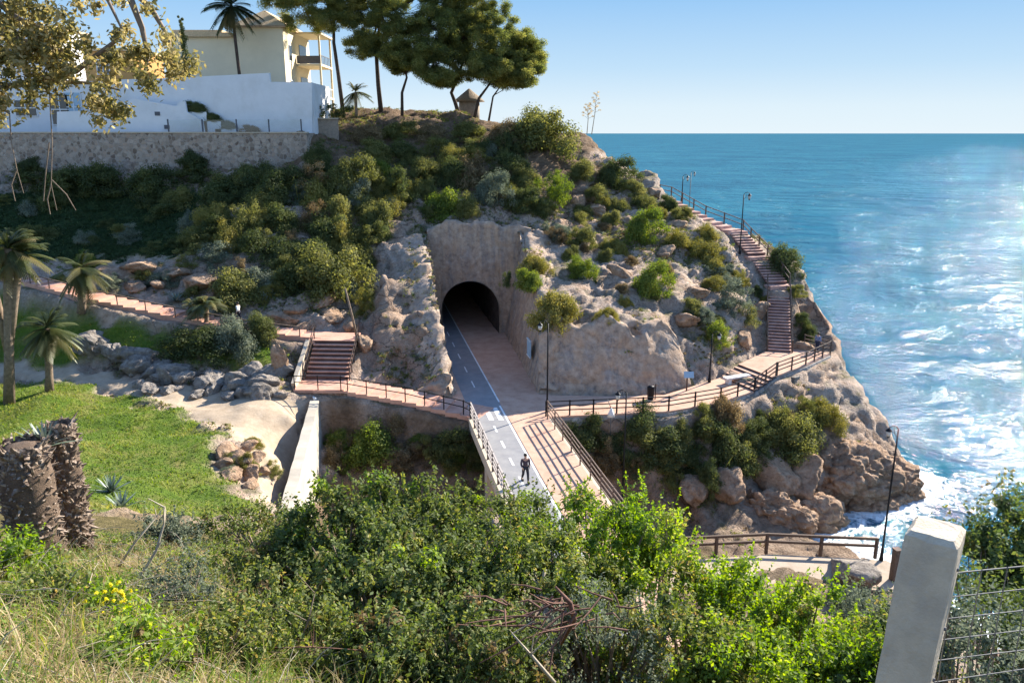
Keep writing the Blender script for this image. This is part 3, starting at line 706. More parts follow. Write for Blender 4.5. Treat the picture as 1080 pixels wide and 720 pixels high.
n3 = np.column_stack([sxy, np.zeros(len(sxy))])
fade = 1-sm(RR.ravel(), 120, 500)
sz = -8.0 + fade*(.28*fbm(n3*[.10,.16,1], 3, 61) + .09*fbm(n3*.55, 3, 63))
sd = np.full(len(sxy), -99.); nearm = RR.ravel() < 140; sd[nearm] = coast_sd(sxy[nearm])
foam = .27*np.exp(-np.clip(-sd-1.0, 0, 99)/2.2) + .17*np.exp(-np.clip(-sd, 0, 99)/8)
na, nr = len(th), len(rad); i0 = (np.arange(nr-1)[:,None]*na + np.arange(na-1)[None,:]).ravel()
q = np.column_stack([i0, i0+1, i0+na+1, i0+na])
q = q[~(sd[q].min(1) > 6)]
me = np_mesh('sea', np.column_stack([sxy, sz]), q[:, ::-1], None, True)
at = me.attributes.new('foam', 'FLOAT', 'POINT'); at.data.foreach_set('value', foam.astype(np.float32))
o = link('sea', me, M['sea']); o['kind'] = 'structure'

# ------------------------------------------------------------------ light, sky, camera
SUN_AZ, SUN_EL = 47., 29.
w = bpy.data.worlds.new('World'); scene.world = w; w.use_nodes = True; nt = w.node_tree
sky = nt.nodes.new('ShaderNodeTexSky'); sky.sky_type = 'NISHITA'; sky.sun_disc = False
sky.sun_elevation = R(SUN_EL); sky.sun_rotation = R(SUN_AZ); sky.air_density = 1.0; sky.dust_density = 0.0; sky.ozone_density = 3.0; sky.altitude = 2500
bg = nt.nodes['Background']; bg.inputs['Strength'].default_value = .15
tc = nt.nodes.new('ShaderNodeTexCoord'); sx = nt.nodes.new('ShaderNodeSeparateXYZ'); nt.links.new(tc.outputs['Generated'], sx.inputs[0])
k_ = 13.64; 
gr = ramp(nt, [(0,(2.6/k_,2.95/k_,3.15/k_)),(.03,(2.4/k_,2.85/k_,3.15/k_)),(.075,(1.75/k_,2.45/k_,3.1/k_)),(.15,(1.05/k_,1.92/k_,3.0/k_)),(.26,(5.5/k_,6/k_,7/k_)),(1,(6/k_,6.5/k_,7.5/k_))], sx.outputs[2])
sc_ = nt.nodes.new('ShaderNodeVectorMath'); sc_.operation = 'SCALE'; sc_.inputs['Scale'].default_value = 10.; nt.links.new(gr.outputs[0], sc_.inputs[0])
mn = nt.nodes.new('ShaderNodeVectorMath'); mn.operation = 'MINIMUM'; nt.links.new(sky.outputs[0], mn.inputs[0]); nt.links.new(sc_.outputs[0], mn.inputs[1])
nt.links.new(mn.outputs[0], bg.inputs['Color'])
sl = bpy.data.lights.new('sun', 'SUN'); sl.energy = 5.0; sl.angle = R(.5); sl.color = (1, .92, .80)
so = bpy.data.objects.new('sun', sl); col.objects.link(so)
sdir = Vector((math.sin(R(SUN_AZ))*math.cos(R(SUN_EL)), math.cos(R(SUN_AZ))*math.cos(R(SUN_EL)), math.sin(R(SUN_EL))))
so.rotation_euler = (-sdir).to_track_quat('-Z', 'Y').to_euler(); so.location = (30, 0, 60)
cd = bpy.data.cameras.new('camera'); cam = bpy.data.objects.new('camera', cd); col.objects.link(cam)
cam.location = (0,0,HC); cam.rotation_euler = (R(90-PITCH), 0, 0)
cd.sensor_fit = 'HORIZONTAL'; cd.sensor_width = 36; cd.lens = 36*F/1080; cd.clip_start = .05; cd.clip_end = 120000
scene.camera = cam
vs_ = scene.view_settings; vs_.view_transform = 'Standard'; vs_.look = 'None'; vs_.gamma = 1; vs_.use_curve_mapping = False; vs_.exposure = 1.5
scene.render.resolution_x, scene.render.resolution_y = 1024, 682
cy = scene.cycles; cy.max_bounces = 6; cy.diffuse_bounces = 3; cy.glossy_bounces = 2; cy.transmission_bounces = 2; cy.transparent_max_bounces = 4; cy.caustics_reflective = False; cy.caustics_refractive = False
cy.use_denoising = True
# ------------------------------------------------------------------ foliage generators
def unit(n):
    d = rng.normal(size=(n,3)); return d/np.linalg.norm(d, axis=1)[:,None]
def leaves(C, Rr, n, size, aspect=.45, up=.35, flat=1.0, shell=(.45,1.0), crnd=None, jitter=.5, droop=0, size_var=.5):
    """n leaf-shaped faces round every clump centre"""
    C = np.asarray(C, float); Rr = np.asarray(Rr, float); N = len(C)
    if crnd is None: crnd = rng.random(N)
    idx = np.repeat(np.arange(N), n); k = len(idx); d = unit(k)
    r = Rr[idx]*rng.uniform(shell[0], shell[1], k)
    p = C[idx] + d*r[:,None]*np.array([1,1,flat])
    nn = d*(1-up) + np.array([0,0,up]) + unit(k)*jitter; nn /= np.linalg.norm(nn, axis=1)[:,None]
    t = np.cross(nn, unit(k)); t /= np.linalg.norm(t, axis=1)[:,None]+1e-9
    if droop: t[:,2] -= droop; t /= np.linalg.norm(t, axis=1)[:,None]
    b = np.cross(nn, t); s = size*(1-size_var/2 + size_var*rng.random(k))
    L = (t*s[:,None])*.5; Wd = b*(s*aspect)[:,None]*.5
    V = np.empty((k,4,3)); V[:,0] = p-L; V[:,1] = p+Wd*1.0-L*.1; V[:,2] = p+L; V[:,3] = p-Wd-L*.1
    rnd = np.clip(.55*crnd[idx] + .45*rng.random(k), 0, 1)
    return V.reshape(-1,3), np.arange(4*k).reshape(-1,4), rnd
def join(parts):
    V = []; Qs = []; Rn = []; o = 0
    for v, q, r in parts: V.append(v); Qs.append(q+o); Rn.append(r); o += len(v)
    return np.vstack(V), np.vstack(Qs), np.concatenate(Rn)
def blades(base, dirs, L, W, bend=.35, rnd=None, seg=2):
    """grass / frond blades: tapered strips"""
    n = len(base); base = np.asarray(base, float); dirs = np.asarray(dirs, float); L = np.broadcast_to(L, n); W = np.broadcast_to(W, n)
    side = np.cross(dirs, np.array([0,0,1.])) + unit(n)*.05; side /= np.linalg.norm(side, axis=1)[:,None]+1e-9
    bend = np.broadcast_to(bend, n)
    V = np.empty((n, (seg+1)*2, 3))
    for i in range(seg+1):
        t = i/seg; c = base + dirs*(L*t)[:,None] - np.array([0,0,1.])*(bend*L*t*t)[:,None]; w = W*(1-.92*t)*.5
        V[:,2*i] = c - side*w[:,None]; V[:,2*i+1] = c + side*w[:,None]
    Qb = np.array([[2*i,2*i+1,2*i+3,2*i+2] for i in range(seg)]); Qs = (np.arange(n)*(seg+1)*2)[:,None,None] + Qb[None]
    rnd = rng.random(n) if rnd is None else rnd
    return V.reshape(-1,3), Qs.reshape(-1,4), np.repeat(rnd, seg)
def mesh_of(name, tup): return np_mesh(name, tup[0], tup[1], tup[2])

# ------------------------------------------------------------------ hillside shrubs
def shrub_mesh(seed, ncl=80, nl=230, h=.62, leaf=.034, ragged=.25, up=.3, aspect=.5):
    global rng
    keep_ = rng; rng = np.random.default_rng(seed)
    C = []; Rr = []
    lob = [(rng.uniform(-.22,.22), rng.uniform(-.22,.22), rng.uniform(.6,1)) for _ in range(4)]
    for i in range(ncl):
        lx, ly, ls = lob[i % 4]; a = rng.uniform(0, 2*math.pi); e = rng.uniform(0, 1)**.8 if rng.random() > .15 else 0
        e = max(e, 0)*math.pi/2; rr = .34*ls*(1+rng.uniform(-ragged, ragged))
        C.append((lx+rr*math.cos(a)*math.cos(e), ly+rr*math.sin(a)*math.cos(e), max(.03, h*ls*.8*math.sin(e)*(1+rng.uniform(-ragged, ragged))))); Rr.append(rng.uniform(.10,.19))
    v = leaves(C, Rr, nl, leaf, aspect, up, .8, (.3,1))
    s = blades(np.column_stack([rng.uniform(-.25,.25,(20,2)), np.zeros(20)]), unit(20)*[.6,.6,.1]+[0,0,.8], rng.uniform(.3,.5,20), .02, .1)
    m_ = mesh_of('shrub', join([v, s])); rng = keep_; return m_
SHM = {k: [shrub_mesh(10*i+j, **kw) for j in range(3)] for i, (k, kw) in enumerate({
    'round': dict(h=.62), 'tall': dict(h=1.0, ncl=90), 'low': dict(h=.38, ncl=74, ragged=.35), 'open': dict(h=.6, ncl=50, nl=170, ragged=.5, leaf=.036)}.items())}
_mc = {}
def shrub(u, v, wpx, hpx, kind, mat, label, group=None, name='shrub', yoff=0, y0=26.):
    p = hit(u, v, y0); d = p.y*CP - (p.z-HC)*SP; wm = wpx*d/F; hm = hpx*d/F*1.05
    j = random.randrange(3); key = (kind, j, mat)
    if key not in _mc:
        me = SHM[kind][j].copy(); me.materials.append(M[mat]); _mc[key] = me
    base_h = {'round': .62, 'tall': 1.0, 'low': .38, 'open': .6}[kind]
    o = bpy.data.objects.new(name, _mc[key]); col.objects.link(o)
    o.location = (p.x, p.y+wm*.15, p.z-.12*hm); o.scale = (wm*1.05, wm*1.05*random.uniform(.85,1.1), hm/base_h*.95); o.rotation_euler = (0,0,random.uniform(0,6.28))
    tag(o, label, 'shrub', group); return o
GS = 'shrubs'
S = [ # singled-out shrubs
 (572,158,78,56,'round','olive','big domed grey-green shrub on the crest at the seaward end of the pines'),
 (648,196,48,34,'round','dark','dark green shrub on the skyline next to the sea, below the domed one'),
 (591,216,40,32,'open','bright','yellow-green shrub above bare rock right of the dark shrub line over the tunnel'),
 (520,216,46,40,'round','grey','blue-grey shrub directly above the tunnel portal'),
 (459,230,58,32,'low','bright','bright green spreading shrub over the left corner of the tunnel portal'),
 (404,190,34,24,'round','bright','vivid green small shrub on the slope below the tall pine trunks'),
 (366,205,60,46,'round','olive','broad mid-green shrub just right of the end of the stone wall'),
 (338,186,40,44,'tall','dark','dark shrub against the right end of the stone wall'),
 (330,222,72,36,'low','yellow','yellow-topped low mound below the right end of the stone wall'),
 (345,312,86,66,'round','olive','largest olive-green bush on the slope left of the tunnel rocks'),
 (250,322,72,42,'round','olive','rounded green bush above the left path with the white-topped walker in front'),
 (218,248,36,30,'open','yellow','pale yellowish shrub at the edge of the shaded lawn'),
 (677,254,46,40,'round','bright','fresh green rounded bush high on the bare rock right of the portal'),
 (685,312,48,42,'round','bright','green rounded bush on the bare rock midway between portal and stairs'),
 (613,294,36,28,'round','bright','small green bush on the rock edge right of the tunnel arch'),
 (614,258,34,24,'round','olive','small olive bush on the rock above the one by the tunnel arch'),
 (590,340,58,30,'low','yellow','yellow-green shrub hanging over the smooth rock wall beside the lamp'),
 (774,330,44,30,'open','grey','greyish shrub left of the steep stair flight'),
 (752,360,40,28,'round','bright','green bush right above the short lamp near the white bench'),
 (825,292,48,38,'round','dark','dark green bush on the sea side of the stair railing'),
 (690,486,74,64,'tall','dark','tall dark green bush growing up to the right path railing'),
 (613,474,56,34,'round','dark','dark bush beside the bridge below the right path'),
 (765,490,70,54,'round','dark','dark green bush halfway along the bank under the right path'),
 (830,472,84,36,'low','olive','long olive shrub under the wall of the lookout'),
 (872,452,44,34,'round','yellow','yellowish shrub at the cliff edge under the lookout'),
 (740,530,36,52,'tall','dark','narrow dark bush among the boulders at the foot of the bank'),
 (475,484,52,38,'round','dark','dark green bush in the gully next to the bridge'),
 (395,478,80,34,'low','bright','bright green low shrub under the brick retaining wall'),
 (205,378,76,40,'round','dark','dark brownish-green bush standing on the bright lawn'),
 (245,372,58,46,'round','grey','silver-grey bush beside the left path steps'),
 (278,358,40,34,'round','dark','dark bush hugging the left path above the flight'),
 (640,340,26,14,'low','yellow','tiny yellowish shrub on the pale rock face'),
 (535,300,14,16,'open','dark','small dark shrub in the crack of the right cutting wall')]
for t in S: shrub(*t)
def many(lst, label, group):
    for (u, v, w_, h_, k, mt) in lst: shrub(u, v, w_, h_, k, mt, label, group)
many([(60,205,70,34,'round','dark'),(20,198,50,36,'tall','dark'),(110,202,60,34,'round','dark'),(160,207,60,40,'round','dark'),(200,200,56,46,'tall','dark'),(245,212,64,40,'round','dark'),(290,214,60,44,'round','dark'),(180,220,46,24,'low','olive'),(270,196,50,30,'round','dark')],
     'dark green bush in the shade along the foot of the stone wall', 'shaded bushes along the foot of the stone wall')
many([(380,150,44,22,'round','dry'),(420,146,46,20,'round','olive'),(455,150,46,24,'round','dry'),(492,146,44,22,'round','olive'),(528,150,42,28,'round','dry'),(548,164,38,26,'open','dry'),(505,166,40,26,'round','dark'),(470,170,44,28,'round','olive'),(430,172,44,28,'round','dark'),(395,168,42,24,'round','olive')],
     'brownish-green bush in the hedge-like belt under the pines', 'bushes in the belt under the pines')
many([(300,246,58,36,'round','dark'),(270,226,50,32,'round','olive'),(345,256,60,40,'round','dark'),(385,232,44,30,'round','olive'),(400,252,38,26,'round','dark'),(420,206,48,34,'round','dark'),(448,190,44,30,'round','olive'),(485,196,46,34,'round','dark'),(495,226,36,22,'low','olive'),(375,214,44,30,'open','grey'),(295,282,56,34,'round','dark'),(262,268,50,32,'round','dark'),(225,282,44,24,'open','grey'),(305,306,44,34,'round','dark'),(380,290,44,36,'round','olive'),(330,282,60,34,'round','dark'),(385,330,26,24,'open','yellow'),(552,222,44,28,'round','dark'),(556,202,40,30,'round','olive'),(540,186,44,28,'round','dark'),(410,228,34,20,'low','yellow'),(352,232,50,26,'low','olive'),(315,200,40,30,'round','dark'),(244,240,34,22,'open','olive')],
     'green bush in the dense scrub on the slope left of and above the tunnel portal', 'bushes in the scrub left of and above the portal')
many([(570,228,34,22,'round','dark'),(625,212,34,20,'round','olive'),(610,190,34,24,'round','olive'),(640,238,28,16,'low','olive'),(655,268,28,16,'low','yellow'),(565,288,36,18,'low','yellow'),(563,304,34,20,'low','bright'),(635,276,24,14,'low','olive'),(720,232,28,18,'round','olive'),(716,258,36,16,'low','yellow'),(738,272,44,18,'low','yellow'),(755,288,40,18,'low','yellow'),(745,252,34,16,'low','yellow'),(705,222,26,18,'round','dark'),(800,312,18,12,'round','dark'),(790,340,26,18,'open','olive'),(730,330,26,14,'low','olive'),(845,345,24,16,'round','dark'),(852,360,22,14,'low','dark'),(672,206,30,18,'round','olive'),(688,228,22,12,'low','yellow'),(660,322,20,10,'low','yellow'),(600,274,26,14,'low','olive'),(838,312,22,14,'round','olive'),(780,300,24,12,'low','yellow')],
     'small shrub scattered on the bare rock right of the portal', 'small shrubs scattered on the right rock slope')
many([(645,478,48,28,'round','dark'),(660,500,44,26,'open','dark'),(715,470,40,30,'round','olive'),(730,498,40,30,'round','dark'),(790,470,46,30,'round','dark'),(800,492,36,24,'round','dark'),(845,456,40,22,'round','olive'),(625,500,36,20,'open','dry'),(705,515,34,22,'open','olive')],
     'bush on the shaded bank under the right path', 'bushes on the bank under the right path')
many([(355,472,42,26,'round','bright'),(435,488,46,24,'open','dry'),(450,476,36,22,'round','olive'),(505,490,32,30,'round','dark'),(350,492,40,20,'low','dry'),(410,494,44,18,'low','dry')],
     'low bush on the gully bank beneath the left path', 'low bushes on the gully bank')
many([(120,305,36,14,'open','grey'),(150,292,30,12,'low','olive'),(175,300,34,14,'low','grey'),(195,288,30,16,'open','olive'),(60,300,20,10,'low','olive'),(205,310,26,12,'low','olive'),(88,280,30,14,'low','bright')],
     'small grey-green tuft among pale rocks above the left path', 'tufts among the pale rocks above the left path')

# scrub mats that tie the single bushes together
def scatter(n, poly, wr, hr, kinds, mats, label, group, y0=26.):
    us = [p[0] for p in poly]; vs_ = [p[1] for p in poly]; k = 0; pa = np.array(poly, float)
    while k < n:
        u, v = random.uniform(min(us), max(us)), random.uniform(min(vs_), max(vs_))
        if not in_poly(np.array([[u, v]]), pa)[0]: continue
        w_ = random.uniform(*wr); shrub(u, v, w_, w_*random.uniform(*hr), random.choice(kinds), random.choice(mats), label, group, y0=y0); k += 1
scatter(75, [(215,205),(330,175),(420,165),(545,160),(560,215),(470,235),(400,255),(390,320),(300,325),(230,315),(205,270)], (20,50), (.4,.75), ['round','low','open','low'], ['olive','olive','dark','yellow','grey','dry'],
     'green bush in the dense scrub on the slope left of and above the tunnel portal', 'bushes in the scrub left of and above the portal')
scatter(22, [(-5,215),(205,215),(215,255),(170,270),(-5,272)], (18,42), (.3,.5), ['low','open','low'], ['dark','olive','dark','grey'], 'low dark shrub on the shaded green bank under the stone wall', 'low shrubs on the shaded bank')
scatter(34, [(560,190),(640,180),(700,215),(800,300),(830,340),(760,360),(690,330),(600,290),(565,260)], (12,30), (.35,.6), ['low','open','low','round'], ['yellow','olive','dry','grey'],
     'small shrub scattered on the bare rock right of the portal', 'small shrubs scattered on the right rock slope')
scatter(26, [(600,455),(700,450),(860,430),(885,445),(800,500),(640,510)], (18,40), (.5,.9), ['round','open','low'], ['dark','olive','olive','dry'], 'bush on the shaded bank under the right path', 'bushes on the bank under the right path')
scatter(16, [(340,462),(480,462),(500,500),(420,500),(345,500)], (16,40), (.4,.7), ['round','open','low'], ['bright','olive','dry','straw'], 'low bush on the gully bank beneath the left path', 'low bushes on the gully bank')
scatter(10, [(225,470),(270,470),(290,500),(262,520),(235,505)], (12,24), (.4,.7), ['open','low'], ['olive','yellow','grey'], 'small weedy shrub in the rubble between big lawn and white wall', 'weedy shrubs in the rubble by the white wall', y0=20)
# ------------------------------------------------------------------ boulders
def boulder_mesh(seed, amp=.28):
    bm = bmesh.new(); bmesh.ops.create_icosphere(bm, subdivisions=4, radius=.5)
    p = np.array([v.co[:] for v in bm.verts]); d = rocky(p*1.0+seed*3.1, .55, seed)*amp + fbm(p*6+seed, 4, seed, .65)*.09
    pl = unit(15); cut = np.array([.24,.27,.30,.26,.33,.29,.35,.31,.28,.34,.30,.25,.32,.29,.36]); q = p.copy()
    for n_, c_ in zip(pl, cut):
        e_ = q @ n_ - c_; q = q - np.where(e_ > 0, e_*.92, 0)[:,None]*n_
    q = q*(1+d[:,None]*1.15)*1.4*np.array([1.15,.95,.85])
    for v, c in zip(bm.verts, q): v.co = c
    for f in bm.faces: f.smooth = True
    me = bpy.data.meshes.new('boulder'); bm.to_mesh(me); bm.free(); return me
def rockmat(name, a, b, c_, sc=2.5):
    m, nt, out = new_mat(name); pos = geo_pos(nt); nB = noise(nt, sc, 8, .7, pos); nA = noise(nt, sc*.3, 4, .6, pos)
    cc = ramp(nt, [(.28,a),(.5,b),(.75,c_)], nB).outputs[0]
    cc = mix(nt, cc, tuple(x*.55 for x in b), ramp(nt, [(.5,(0,0,0)),(.65,(.7,.7,.7))], nA).outputs[0])
    principled(nt, out, cc, .95, 0, bump(nt, nB, 1.0, .4), .15); return m
M['rockgrey'] = rockmat('grey_rock', (.12,.10,.085), (.31,.27,.23), (.52,.46,.39))
M['rocktan'] = rockmat('tan_rock', (.17,.10,.062), (.43,.285,.185), (.58,.44,.32))
BM = [boulder_mesh(s) for s in range(4)]
BG = {k: [] for k in ('rockgrey','rocktan')}
for k in BG:
    for me in BM: m2 = me.copy(); m2.materials.append(M[k]); BG[k].append(m2)
def boulder(u, v, wpx, hpx, mt, label, group=None, y0=26., name='boulder', p=None, dm=None):
    if p is None: p = hit(u, v, y0)
    d = p.y*CP - (p.z-HC)*SP; w_ = wpx*d/F; h_ = hpx*d/F
    o = bpy.data.objects.new(name, random.choice(BG[mt])); col.objects.link(o)
    o.location = (p.x, p.y+w_*.2, p.z+h_*.12); o.scale = (w_*1.15, w_*(dm or 1.0), h_*1.45); o.rotation_euler = (random.uniform(-.3,.3), random.uniform(-.3,.3), random.uniform(0,6.28) if dm is None else 0)
    return tag(o, label, 'boulder', group)
for (u, v, w_, h_) in [(136,380,19,9),(101,373,28,19),(244,407,21,11),(123,376,15,11),(257,417,26,13),(151,392,25,17),(268,405,22,14),(191,399,20,9),(279,418,21,11),(274,413,27,19),(192,403,22,13),(121,378,26,12),(97,374,17,10),(184,399,29,15),(172,393,23,12),(160,397,17,10),(273,405,13,6),(244,414,16,8),(124,381,12,8),(271,420,25,18),(91,368,29,20),(172,403,23,16),(148,385,19,9),(166,402,17,8),(97,369,26,14),(147,384,29,17),(130,378,12,6),(226,407,12,7),(139,393,14,8),(246,410,29,17),(137,385,12,7),(138,391,26,16),(94,369,16,8),(135,390,14,6),(278,413,29,17),(272,414,26,17),(189,397,15,11),(272,419,18,11),(251,414,26,16),(222,415,16,12),(284,404,29,21),(225,405,28,13),(286,415,13,6),(218,413,25,18),(132,378,28,12),(267,405,26,18)]:
    boulder(u, v, w_, h_, 'rockgrey', 'grey rock in the ragged row between sandy path and bright lawn', 'grey rocks between sandy path and lawn')
for (u, v, w_, h_) in [(158,414,18,9),(175,416,14,8),(205,420,15,8),(240,422,17,9),(145,410,14,9),(186,412,12,6),(295,420,12,8)]:
    boulder(u, v, w_, h_, 'rockgrey', 'small stone fallen onto the sandy path', 'small stones on the sandy path')
for (u, v, w_, h_) in [(125,296,30,10),(155,288,30,11),(180,296,26,10),(205,302,28,11),(140,306,26,8),(110,288,22,9),(225,312,22,8),(240,300,18,8),(168,304,20,8),(192,288,20,8)]:
    boulder(u, v, w_, h_, 'rocktan', 'pale rock in the outcrop above the left path', 'pale rocks above the left path')
for (u, v, w_, h_) in [(300,342,26,10),(325,348,26,11),(350,338,22,11),(372,350,20,13),(385,368,16,14),(312,330,22,9),(340,322,24,9)]:
    boulder(u, v, w_, h_, 'rocktan', 'pale rock above the pink flight of steps', 'pale rocks above the flight of steps')
for (u, v, w_, h_) in [(610,215,20,11),(632,225,22,12),(590,240,18,9),(652,216,16,9),(655,290,20,9),(702,270,24,11),(735,312,26,11),(720,345,22,11),(800,332,18,12),(785,362,22,14),(845,372,20,12),(690,206,16,9),(715,240,16,8)]:
    boulder(u, v, w_, h_, 'rocktan', 'weathered block of rock breaking through the right hillside', 'blocks of rock on the right hillside')
for t in [(766,525,40,32,'rocktan','upper pale boulder at the foot of the bank, right of the shaded pole'),(735,524,30,22,'rocktan','small pale boulder at the foot of the bank, left of the pair'),
          (815,512,50,30,'rocktan','large tan boulder bulging from the cliff under the lookout'),(848,512,44,36,'rocktan','tan boulder next to the large bulging one under the lookout'),
          ]: boulder(*t)
for (u, v, w_, h_) in [(238,482,22,12),(250,492,26,14),(262,502,20,12),(244,506,20,11),(232,494,16,10),(270,486,18,10),(258,476,16,9),(276,500,14,9),(265,515,16,10)]:
    boulder(u, v, w_, h_, 'rocktan', 'pale stone in the rubble patch between big lawn and white wall', 'stones in the rubble patch by the white wall', 20.)
o = boulder(905,614,60,24,'rockgrey','big pale grey rock by the lamp post at the end of the beach fence', None, 30.)
# overhanging end of the headland with the cave below it
def headrock(u, v, Y, sx, sy, sz, label, seed, rz=0):
    p = P(u, v, Y); bm = bmesh.new(); bmesh.ops.create_icosphere(bm, subdivisions=6, radius=.5)
    q = np.array([w_.co[:] for w_ in bm.verts]); dims = np.array([sx,sy,sz]); wp = q*dims
    d = rocky(wp*[1,1,1.5] + seed*7.3, 2.6, seed)*1.0 + rocky(wp*[1,1,1.3] + seed, 1.1, seed+2)*.42
    q2 = wp + q/np.linalg.norm(q, axis=1)[:,None]*d[:,None]
    for w_, c in zip(bm.verts, q2): w_.co = c
    for f in bm.faces: f.smooth = True
    me = bpy.data.meshes.new('headland_rock'); bm.to_mesh(me); bm.free(); o = link('headland_rock', me, M['rocktan']); o.location = p; o.rotation_euler = (0,0,rz)
    tag(o, label, 'rock')
headrock(893, 500, 56.0, 8.5, 6.5, 5.5, 'broad brown rock bulge overhanging the sea cave', 3, .25)
headrock(938, 508, 57.0, 5.0, 5.0, 4.2, 'brown rock nose at the tip of the headland above the surf', 4, .4)
headrock(850, 545, 51.6, 6.0, 3.6, 3.6, 'low brown rock shelf left of the sea cave', 5, -.2)
headrock(812, 545, 50.0, 6.5, 3.0, 3.6, 'sharp tan rock spur running down to the beach promenade', 8, -.35)
headrock(905, 535, 54.5, 7.5, 4.0, 2.4, 'pale grey slab forming the roof of the sea cave', 6, .15)

# ------------------------------------------------------------------ pines, palms, cypress
def tree_root(name, label, cat, loc, group=None): return thing(name, label, cat, loc, group=group)
def pine(loc, trunkpts, lobes, label, trad=.24, nl=900, leaf=.26):
    root = tree_root('pine_tree', label, 'tree', loc)
    mb = MB(); n = len(trunkpts); mb.tube(trunkpts, [trad*(1-.55*i/(n-1)) for i in range(n)], 8)
    top = Vector(trunkpts[-1]); C = []; Rr = []
    for (c, r, fl) in lobes:
        c = Vector(c); a = Vector(trunkpts[max(1, n-2)]).lerp(top, random.random())
        mb.tube([a, a.lerp(c, .5)+Vector((0,0,-.15*r)), c], [trad*.45, trad*.3, trad*.12], 6)
        for _ in range(int(11 + 9*r)):
            d = Vector(unit(1)[0]); rad = r*random.uniform(.55, 1)
            q = c + Vector((d.x*rad, d.y*rad, d.z*rad*fl)); C.append(q); Rr.append(random.uniform(.55, 1.0)*min(1, r*.5))
            if random.random() < .3: mb.tube([c, q], [trad*.10, trad*.04], 4, False)
    mb.build('trunk', M['barkdk'], root)
    t = leaves([tuple(c) for c in C], Rr, nl//2, leaf, .22, .45, .7, (.25,1.05), None, .8)
    me = np_mesh('crown', t[0]-np.array(loc), t[1], t[2]); link('crown', me, M['pine'], root)
    return root
def px(u, v, Y): return tuple(P(u, v, Y))
def lob(u, v, Y, rpx, fl=.6): 
    return (P(u,v,Y), rpx*Y/F*1.34, fl)
b = hit(362,116,80); Yb = 98
def gnd(u, Y): 
    x = ray(u, 118)[0]*Y; return Vector((x, Y, H(x, Y)-.2))
g = gnd(362,98); pine(g, [g, px(357,80,98), px(352,45,98), px(352,15,98), px(345,-30,98)], [lob(330,-70,98,36),lob(365,-85,99,34),lob(345,-105,98,30),lob(318,2,98,32),lob(352,-8,98,30),lob(375,10,99,24),lob(330,-25,98,34),lob(300,-12,97,22),lob(345,22,97,18,.5),lob(350,-50,98,34)],  # highest lobes are out of view, added to shade the upper lawn
     'tall leaning pine nearest the cream villa, crown cut by the top of the photo', .26)
g = gnd(402,99); pine(g, [g, px(399,90,99), px(397,60,99), px(400,30,99), px(405,-10,99)], [lob(410,-50,99,38),lob(435,-70,99,36),lob(400,-85,98,34),lob(465,-20,99,26),lob(398,28,98,28),lob(425,15,98,32),lob(440,42,97,30),lob(410,55,97,22,.5),lob(455,30,98,26),lob(385,48,98,18,.5),lob(430,-15,99,34),lob(395,-12,99,28),lob(460,58,97,20,.5)],  # lobes above the view added to this crown for shade on the lawn
     'second pine from the villa with a thick straight trunk and full rounded crown', .30)
g = gnd(424,97); pine(g, [g, px(424,98,97), px(429,82,97), px(426,66,97)], [lob(432,62,96.5,20,.5),lob(448,68,96,18,.5),lob(420,68,97,14,.5),lob(462,80,96,14,.4)],
     'small forked pine under the crown of the thick trunked one', .2)
g = gnd(484,100); pine(g, [g, px(480,108,100), px(476,98,100), px(482,84,100), px(490,60,100), px(495,25,100)], [lob(505,-8,101,24),lob(475,5,101,22),lob(490,10,101,24),lob(512,22,101,26),lob(525,45,100,28),lob(500,45,101,26),lob(540,52,100,24),lob(482,28,101,24),lob(478,55,100,20),lob(468,84,99,14,.4),lob(556,62,100,14,.5)],
     'spreading pine with bent low trunk, tallest of the seaward clump', .26)
g = gnd(500,99); pine(g, [g, px(505,104,99), px(514,92,99), px(522,80,99)], [lob(505,72,98,20,.45),lob(530,76,98,24,.45),lob(548,80,98,18,.45),lob(560,72,98,10,.45),lob(520,62,98,20,.45)],
     'low slanting pine at the seaward edge with a flat layered crown', .2)
g = gnd(515,101); pine(g, [g, px(520,102,101), px(530,88,101)], [lob(538,84,101,16,.4),lob(552,70,101,16,.5),lob(556,50,101,12,.5)],
     'thin slanting pine stem behind the low flat crowned pine', .14)

def frond_set(n, L, el0, el1, width, droop, nleaf=16, dry_frac=.2, lw=.05, leaf_l=.38):
    parts = []
    for i in range(n):
        az = random.uniform(0, 2*math.pi); el = random.uniform(el0, el1); l = L*random.uniform(.8, 1.1)
        d = np.array([math.cos(az)*math.cos(el), math.sin(az)*math.cos(el), math.sin(el)]); ts = np.linspace(.15, 1, nleaf)
        base = d[None]*(l*ts)[:,None]; base[:,2] -= droop*l*ts**2
        tang = d[None] - np.array([0,0,1])*(2*droop*ts)[:,None]; tang /= np.linalg.norm(tang, axis=1)[:,None]
        side = np.cross(tang, [0,0,1.]); side /= np.linalg.norm(side, axis=1)[:,None]+1e-9
        rn = np.full(nleaf, random.uniform(.7,1) if random.random() < dry_frac or el < el0+.25 else random.uniform(0,.6))
        for s in (-1, 1):
            dd = side*s*.8 + tang*.7 + np.array([0,0,.1]); dd /= np.linalg.norm(dd, axis=1)[:,None]
            parts.append(blades(base, dd, leaf_l*L*(1.1-.6*ts), lw*L, .45, rn))
        parts.append(blades(np.zeros((1,3)), d[None], l, .045*L, droop, rn[:1], 5))
    return join(parts)
